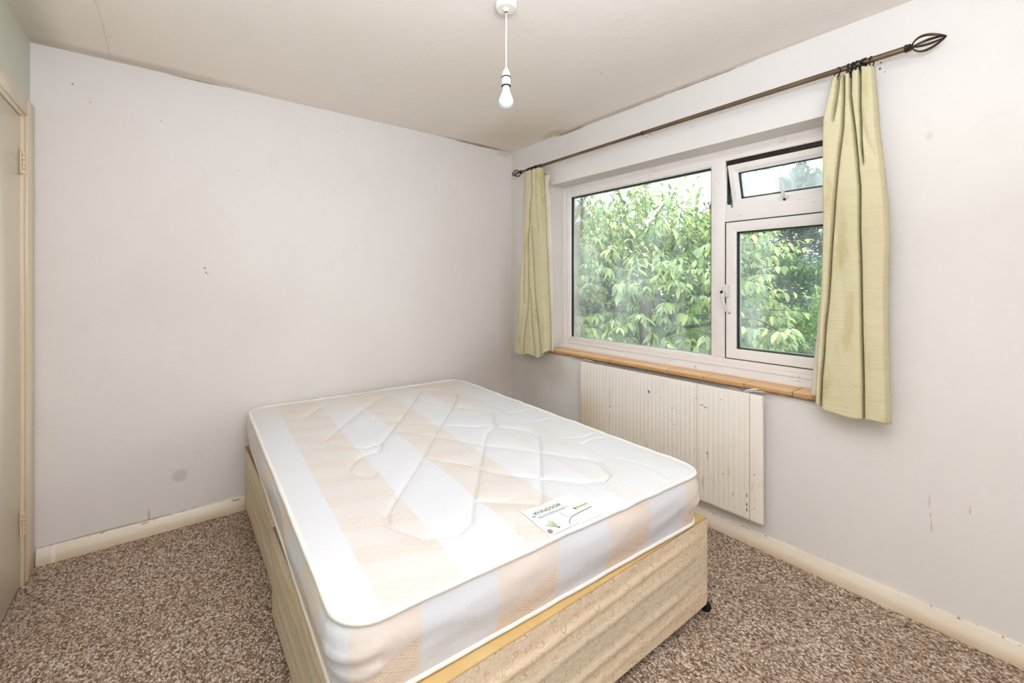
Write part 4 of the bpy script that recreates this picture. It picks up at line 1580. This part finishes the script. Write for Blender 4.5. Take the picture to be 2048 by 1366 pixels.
for a, b, wd, mt in [((-.050, -.046), (-.078, -.022), .0038, M_LEAFP), ((-.050, -.046), (-.066, -.018), .0040, M_LEAFP), ((-.050, -.046), (-.056, -.010), .003, M_LEAFP),
                     ((-.050, -.046), (-.048, -.016), .0022, M_LBLL), ((-.052, -.044), (-.046, -.050), .005, M_LBLP)]:
    seg_print('printed_leaf', [a, b], wd, mt)
bm = bmesh.new()
for i in range(16):
    pass
verts = [(-.084 + .0085 * math.cos(a), -.050 + .0085 * math.sin(a)) for a in [2 * PI * k / 18 for k in range(18)]]
bm.free()
quad_strip('printed_seal', verts, M_LBLR, .0036, lab)
seg_print('printed_flower', [(-.094, .046), (-.086, .030), (-.088, .026)], .0030, M_LBLG)
seg_print('printed_flower', [(-.088, .028), (-.076, .026)], .0030, M_LBLP)

# ------------------------------------------------------------------ outdoors
m = MT('garden_ground', (84, 96, 60), 0.95, 0.1)
m.over(m.ramp(m.noise(0.6, 4), 0.4, 0.6), (66, 76, 48))
M_GROUND = m.done()
bm = bmesh.new()
bmesh.ops.create_grid(bm, x_segments=8, y_segments=8, size=60)
for v in bm.verts: v.co += Vector((55, 20, -2.7))
struct(obj('ground', bm, M_GROUND), 'garden ground far below the window')


def leaf_mat(name, stops, trans=0.35, rough=0.5):
    m = MT(name, (100, 140, 70), rough, 0.35)
    gi = m.n.new('ShaderNodeNewGeometry')
    oi = m.n.new('ShaderNodeObjectInfo')
    r = m.math('FRACT', m.math('ADD', gi.outputs['Random Per Island'], oi.outputs['Random']))
    m.col = m.cramp(r, stops)
    m.over(m.ramp(m.noise(1.2, 2), 0.35, 0.7, 0, 0.35), stops[0][1])
    m.done()
    tl = m.n.new('ShaderNodeBsdfTranslucent')
    m.l.new(m.mix(1.0, m.col, (235, 245, 170), 'MULTIPLY'), tl.inputs[0])
    mx = m.n.new('ShaderNodeMixShader')
    mx.inputs[0].default_value = trans
    m.l.new(m.b.outputs[0], mx.inputs[1])
    m.l.new(tl.outputs[0], mx.inputs[2])
    m.l.new(mx.outputs[0], m.out.inputs['Surface'])
    return m.m


M_CHERRY = leaf_mat('cherry_leaf', [(0.0, (112, 142, 104)), (0.3, (148, 176, 128)), (0.55, (184, 204, 150)), (0.8, (216, 222, 166)), (1.0, (240, 236, 184))], 0.4)
M_CONIF = leaf_mat('conifer_needles', [(0.0, (62, 86, 80)), (0.5, (92, 118, 106)), (1.0, (136, 158, 140))], 0.15, 0.7)
M_CONIF2 = leaf_mat('mid_green_needles', [(0.0, (76, 104, 74)), (0.5, (108, 140, 98)), (1.0, (156, 182, 132))], 0.2, 0.7)
M_BUSH = leaf_mat('privet_leaf', [(0.0, (96, 128, 74)), (0.5, (138, 170, 100)), (1.0, (196, 214, 142))], 0.35)
m = MT('bark', (92, 78, 66), 0.9, 0.2)
m.over(m.ramp(m.noise(12, 4, stretch=(1, 1, .3)), 0.45, 0.6), (60, 50, 42))
M_BARK = m.done()

CAMP = Vector((0, 0, 1.276))


def leaf_geo(L, W):
    """folded, tip-drooping leaf along +x: verts and faces, 12 triangles"""
    st = [(0.0, 0.06), (0.22, 0.72), (0.48, 1.0), (0.75, 0.66), (1.0, 0.02)]
    vs, fs = [], []
    for t, wd in st:
        z = -0.16 * L * t * t
        for s in (-1, 0, 1):
            vs.append(Vector((L * t, s * wd * W / 2, z + abs(s) * wd * W * .16)))
    for i in range(4):
        for k in range(2):
            a = i * 3 + k
            fs.append((a, a + 3, a + 4, a + 1))
    return vs, fs


LEAF_ME = []
for L, W in ((.115, .046), (.135, .052), (.10, .044)):
    vs, fs = leaf_geo(L, W)
    me = bpy.data.meshes.new('leaf')
    me.from_pydata([tuple(v) for v in vs], [], fs)
    for p in me.polygons: p.use_smooth = True
    me.materials.append(M_CHERRY)
    LEAF_ME.append((me, vs, fs))


def basis(d, up):
    x = d.normalized()
    y = up.cross(x)
    if y.length < 1e-4: y = Vector((1, 0, 0)).cross(x)
    y.normalize()
    return Matrix((x, y, x.cross(y))).transposed()


def spray(rg, base, direc, L, n, out, twigs, sc=1.0):
    """drooping shoot with leaves hanging in two ranks"""
    p = base.copy(); d = direc.normalized()
    pts = [p.copy()]
    step = L / n
    for k in range(n):
        d = (d + Vector((0, 0, -.07)) + Vector((rg.uniform(-.06, .06), rg.uniform(-.06, .06), 0))).normalized()
        p = p + d * step
        pts.append(p.copy())
        for sgn in (-1, 1):
            side = d.cross(Vector((0, 0, 1))).normalized() * sgn
            ld = (d * rg.uniform(.35, .8) + side * rg.uniform(.5, 1.0) + Vector((0, 0, rg.uniform(-1.5, -.35)))).normalized()
            M = basis(ld, Vector((rg.uniform(-.25, .25), rg.uniform(-.25, .25), 1)).normalized())
            out.append((p + side * .008, M, 1.18 * sc * rg.uniform(.7, 1.15) * (.6 + .4 * math.sin(PI * min(1, (k + 1.5) / (n + 1)))), rg.randrange(3)))
    M = basis((d + Vector((0, 0, -.3))).normalized(), Vector((0, 0, 1)))
    out.append((p, M, sc * .8, rg.randrange(3)))
    twigs.append(pts)


def screen(p):
    d = p - CAMP
    a = math.radians(37.9)
    F = Vector((math.sin(a), math.cos(a), 0)); R = Vector((math.cos(a), -math.sin(a), 0))
    w_ = d.dot(F)
    if w_ < .1: return None
    return 1024 + 878 * d.dot(R) / w_, 564.4 - 878 * d.z / w_, w_


rg = random.Random(11)
leaves, twigs = [], []
C0, RAD = Vector((5.5, 4.15, 0.45)), Vector((1.85, 2.30, 1.95))
cnt = 0
while cnt < 1700:
    v = Vector((rg.gauss(0, 1), rg.gauss(0, 1), rg.gauss(0, 1))).normalized()
    if v.x > .25 or v.z < -.75: continue
    rr_ = rg.uniform(.68, 1.0)
    lump = 1 + .20 * pnoise(v * 2.3)
    p = C0 + Vector((v.x * RAD.x, v.y * RAD.y, v.z * RAD.z)) * rr_ * lump
    if p.y < 2.35: continue
    d = Vector((v.x * .9, v.y * .9, max(-.25, v.z * .45) + .12)) + Vector((rg.uniform(-.4, .4), rg.uniform(-.4, .4), rg.uniform(-.2, .2)))
    spray(rg, p, d, rg.uniform(.30, .52), rg.randint(4, 7), leaves, twigs)
    cnt += 1
# upright young shoots at the top and a low branch reaching to the right
for k in range(16):
    p = C0 + Vector((rg.uniform(-1.1, .3), rg.uniform(-1.4, 1.4), RAD.z * rg.uniform(.72, .95)))
    spray(rg, p, Vector((rg.uniform(-.3, .3), rg.uniform(-.3, .3), 1)), rg.uniform(.35, .6), 7, leaves, twigs, .8)
for k in range(9):
    p = Vector((3.95, 1.50, .86)) + Vector((rg.uniform(-.10, .10), rg.uniform(-.09, .12), rg.uniform(-.07, .05)))
    a = rg.uniform(-2.6, .2)
    spray(rg, p, Vector((math.sin(a) * .8 - .3, math.cos(a) * .7 - .3, .25)), rg.uniform(.14, .24), 4, leaves, twigs, 1.05)
for k in range(15):
    t = k / 14
    p = Vector((4.35 + rg.uniform(-.3, .3), 2.25 + rg.uniform(-.15, .2), 1.45 - t * 1.1))
    spray(rg, p, Vector((-.5, -.7 + rg.uniform(-.4, .4), .15)), rg.uniform(.28, .42), 5, leaves, twigs)

tree = empty('cherry_tree', (5.6, 4.2, -2.7))
tag(tree, 'large tree with drooping pale green pointed leaves filling the big window pane', 'tree')
bm = bmesh.new()
tube(bm, [(5.9, 4.2, -2.7), (6.0, 4.1, -1.5), (6.0, 4.2, -.3), (6.05, 4.3, .8), (6.0, 4.2, 1.8)], [.16, .13, .11, .07, .03], 12)
rel(obj('trunk', bm, M_BARK, None, True), tree)
for k in range(9):
    a = rg.uniform(0, 2 * PI); z0 = rg.uniform(-.9, 1.3)
    e = Vector((6.0 + 1.0 * math.cos(a), 4.2 + 1.6 * math.sin(a), z0 + rg.uniform(.3, .8)))
    s_ = Vector((6.0, 4.2, z0))
    mid = (s_ + e) / 2 + Vector((0, 0, .12))
    bm = bmesh.new()
    tube(bm, [s_, mid, e], [.04, .028, .012], 8)
    rel(obj('branch', bm, M_BARK, None, True), tree)
bm = bmesh.new()
tube(bm, [(5.5, 4.2, .2), (4.7, 2.8, .75), (4.2, 1.8, .95), (3.95, 1.5, .88)], [.035, .022, .012, .006], 8)
rel(obj('branch', bm, M_BARK, None, True), tree)
bm = bmesh.new()
for pts in twigs:
    tube(bm, pts, .0035, 4, False)
o = rel(obj('twigs', bm, M_BARK), tree)
o['kind'] = 'stuff'
# the leaves that show largest become parts of their own
scored = []
for i, (p, M, s, k) in enumerate(leaves):
    q = screen(p)
    vis = q and 1130 < q[0] < 1660 and 300 < q[1] < 740
    scored.append((-(s / q[2]) if vis else 9, i))
scored.sort()
big = {i for sc_, i in scored[:300] if sc_ < 0}
verts, faces = [], []
for i, (p, M, s, k) in enumerate(leaves):
    me, vs, fs = LEAF_ME[k]
    if i in big:
        o = bpy.data.objects.new('leaf', me)
        COL.objects.link(o)
        o.parent = tree
        o.matrix_parent_inverse = Matrix.Translation(-Vector(tree.location))
        o.matrix_basis = Matrix.Translation(p) @ M.to_4x4() @ Matrix.Scale(s, 4)
    else:
        b = len(verts)
        for v in vs: verts.append(tuple(p + M @ (v * s)))
        for f in fs: faces.append(tuple(b + q for q in f))
me = bpy.data.meshes.new('foliage')
me.from_pydata(verts, [], faces)
for p in me.polygons: p.use_smooth = True
o = rel(link('foliage', me, M_CHERRY), tree)
o['kind'] = 'stuff'


def cloud_tree(name, base, crown, rad, n, ls, mat, label, cat, seed, droop=-.3, clump=0.0, trunk_r=.12, group=None):
    """tree or shrub: trunk plus a crown of real little leaves on a lumpy shell"""
    rg = random.Random(seed)
    root = empty(name, base)
    tag(root, label, cat, group)
    bm = bmesh.new()
    bx_, by_, bz_ = base
    cx, cy, cz = crown
    tube(bm, [(bx_, by_, bz_), ((bx_ + cx) / 2, (by_ + cy) / 2 + .05, (bz_ + cz) / 2), (cx, cy, cz + rad[2] * .6)], [trunk_r, trunk_r * .75, trunk_r * .3], 10)
    rel(obj('trunk', bm, M_BARK, None, True), root)
    verts, faces = [], []
    c = Vector(crown)
    made = 0
    tries = 0
    while made < n and tries < n * 6:
        tries += 1
        v = Vector((rg.gauss(0, 1), rg.gauss(0, 1), rg.gauss(0, 1))).normalized()
        if v.x > .5: continue
        lump = 1 + .28 * pnoise(v * 3.0 + Vector((seed, 0, 0))) + .12 * pnoise(v * 8 + Vector((0, seed, 0)))
        p = c + Vector((v.x * rad[0], v.y * rad[1], v.z * rad[2])) * lump * rg.uniform(.72, 1.0) ** .6
        if clump and pnoise(p * clump) < -.30: continue
        d = (v + Vector((rg.uniform(-.8, .8), rg.uniform(-.8, .8), droop + rg.uniform(-.3, .5)))).normalized()
        M = basis(d, Vector((rg.uniform(-.5, .5), rg.uniform(-.5, .5), 1)).normalized())
        L = ls * rg.uniform(.6, 1.3); W = L * .45
        b = len(verts)
        for x, y, z in ((0, 0, 0), (L * .5, -W / 2, .0), (L, 0, -L * .15), (L * .5, W / 2, .0)):
            verts.append(tuple(p + M @ Vector((x, y, z))))
        faces.append((b, b + 1, b + 2)); faces.append((b, b + 2, b + 3))
        made += 1
    me = bpy.data.meshes.new('foliage')
    me.from_pydata(verts, [], faces)
    o = rel(link('foliage', me, mat), root)
    o['kind'] = 'stuff'
    return root


cloud_tree('conifer_tree', (13.4, 4.8, -2.7), (13.4, 4.8, 1.0), (1.7, 1.7, 3.2), 26000, .17, M_CONIF, 'dark conifer filling the middle and right of the side casement', 'tree', 8, clump=.9)
cloud_tree('conifer_tree', (17.6, 7.6, -2.7), (17.6, 7.6, 1.4), (1.9, 2.6, 3.6), 30000, .22, M_CONIF, 'taller blue-green conifer rising behind, at the left of the side casement', 'tree', 5, clump=.8)
cloud_tree('conifer_tree', (13.4, 9.7, -2.7), (13.4, 9.7, .3), (1.7, 2.2, 2.6), 24000, .19, M_CONIF, 'dark conifer behind the pale leaves just left of the mullion', 'tree', 6, clump=.9)
cloud_tree('conifer_tree', (17.6, 14.8, -2.7), (17.6, 14.8, .5), (1.9, 2.5, 3.0), 24000, .22, M_CONIF, 'dark conifer behind the middle of the big pane', 'tree', 16, clump=.9)
cloud_tree('garden_tree', (13.4, 14.9, -2.7), (13.4, 14.9, .9), (1.7, 2.0, 2.8), 24000, .20, M_CONIF, 'grey-green tree beyond the far left of the big pane', 'tree', 9, clump=.9)
cloud_tree('garden_tree', (10.4, 3.75, -2.7), (10.4, 3.75, .55), (.75, .95, 1.2), 11000, .11, M_CONIF2, 'mid green feathery tree in front of the dark conifers', 'tree', 12, clump=1.6)
cloud_tree('garden_tree', (10.4, 6.9, -2.7), (10.4, 6.9, .1), (.75, 1.5, 1.6), 11000, .12, M_CONIF2, 'green bushy tree low behind the pale leaves', 'tree', 13, clump=1.6)
cloud_tree('shrub', (8.5, 2.5, -2.7), (8.5, 2.50, -.35), (.6, .85, 1.45), 14000, .075, M_BUSH, 'small-leaved bright green shrub at the lower right of the casement', 'shrub', 14, droop=.2, clump=2.4, trunk_r=.05)
cloud_tree('shrub', (8.5, 4.6, -2.7), (8.5, 4.6, -.60), (.6, .85, 1.35), 12000, .075, M_BUSH, 'small-leaved shrub low at the left of the casement pane', 'shrub', 15, droop=.2, clump=2.4, trunk_r=.05)
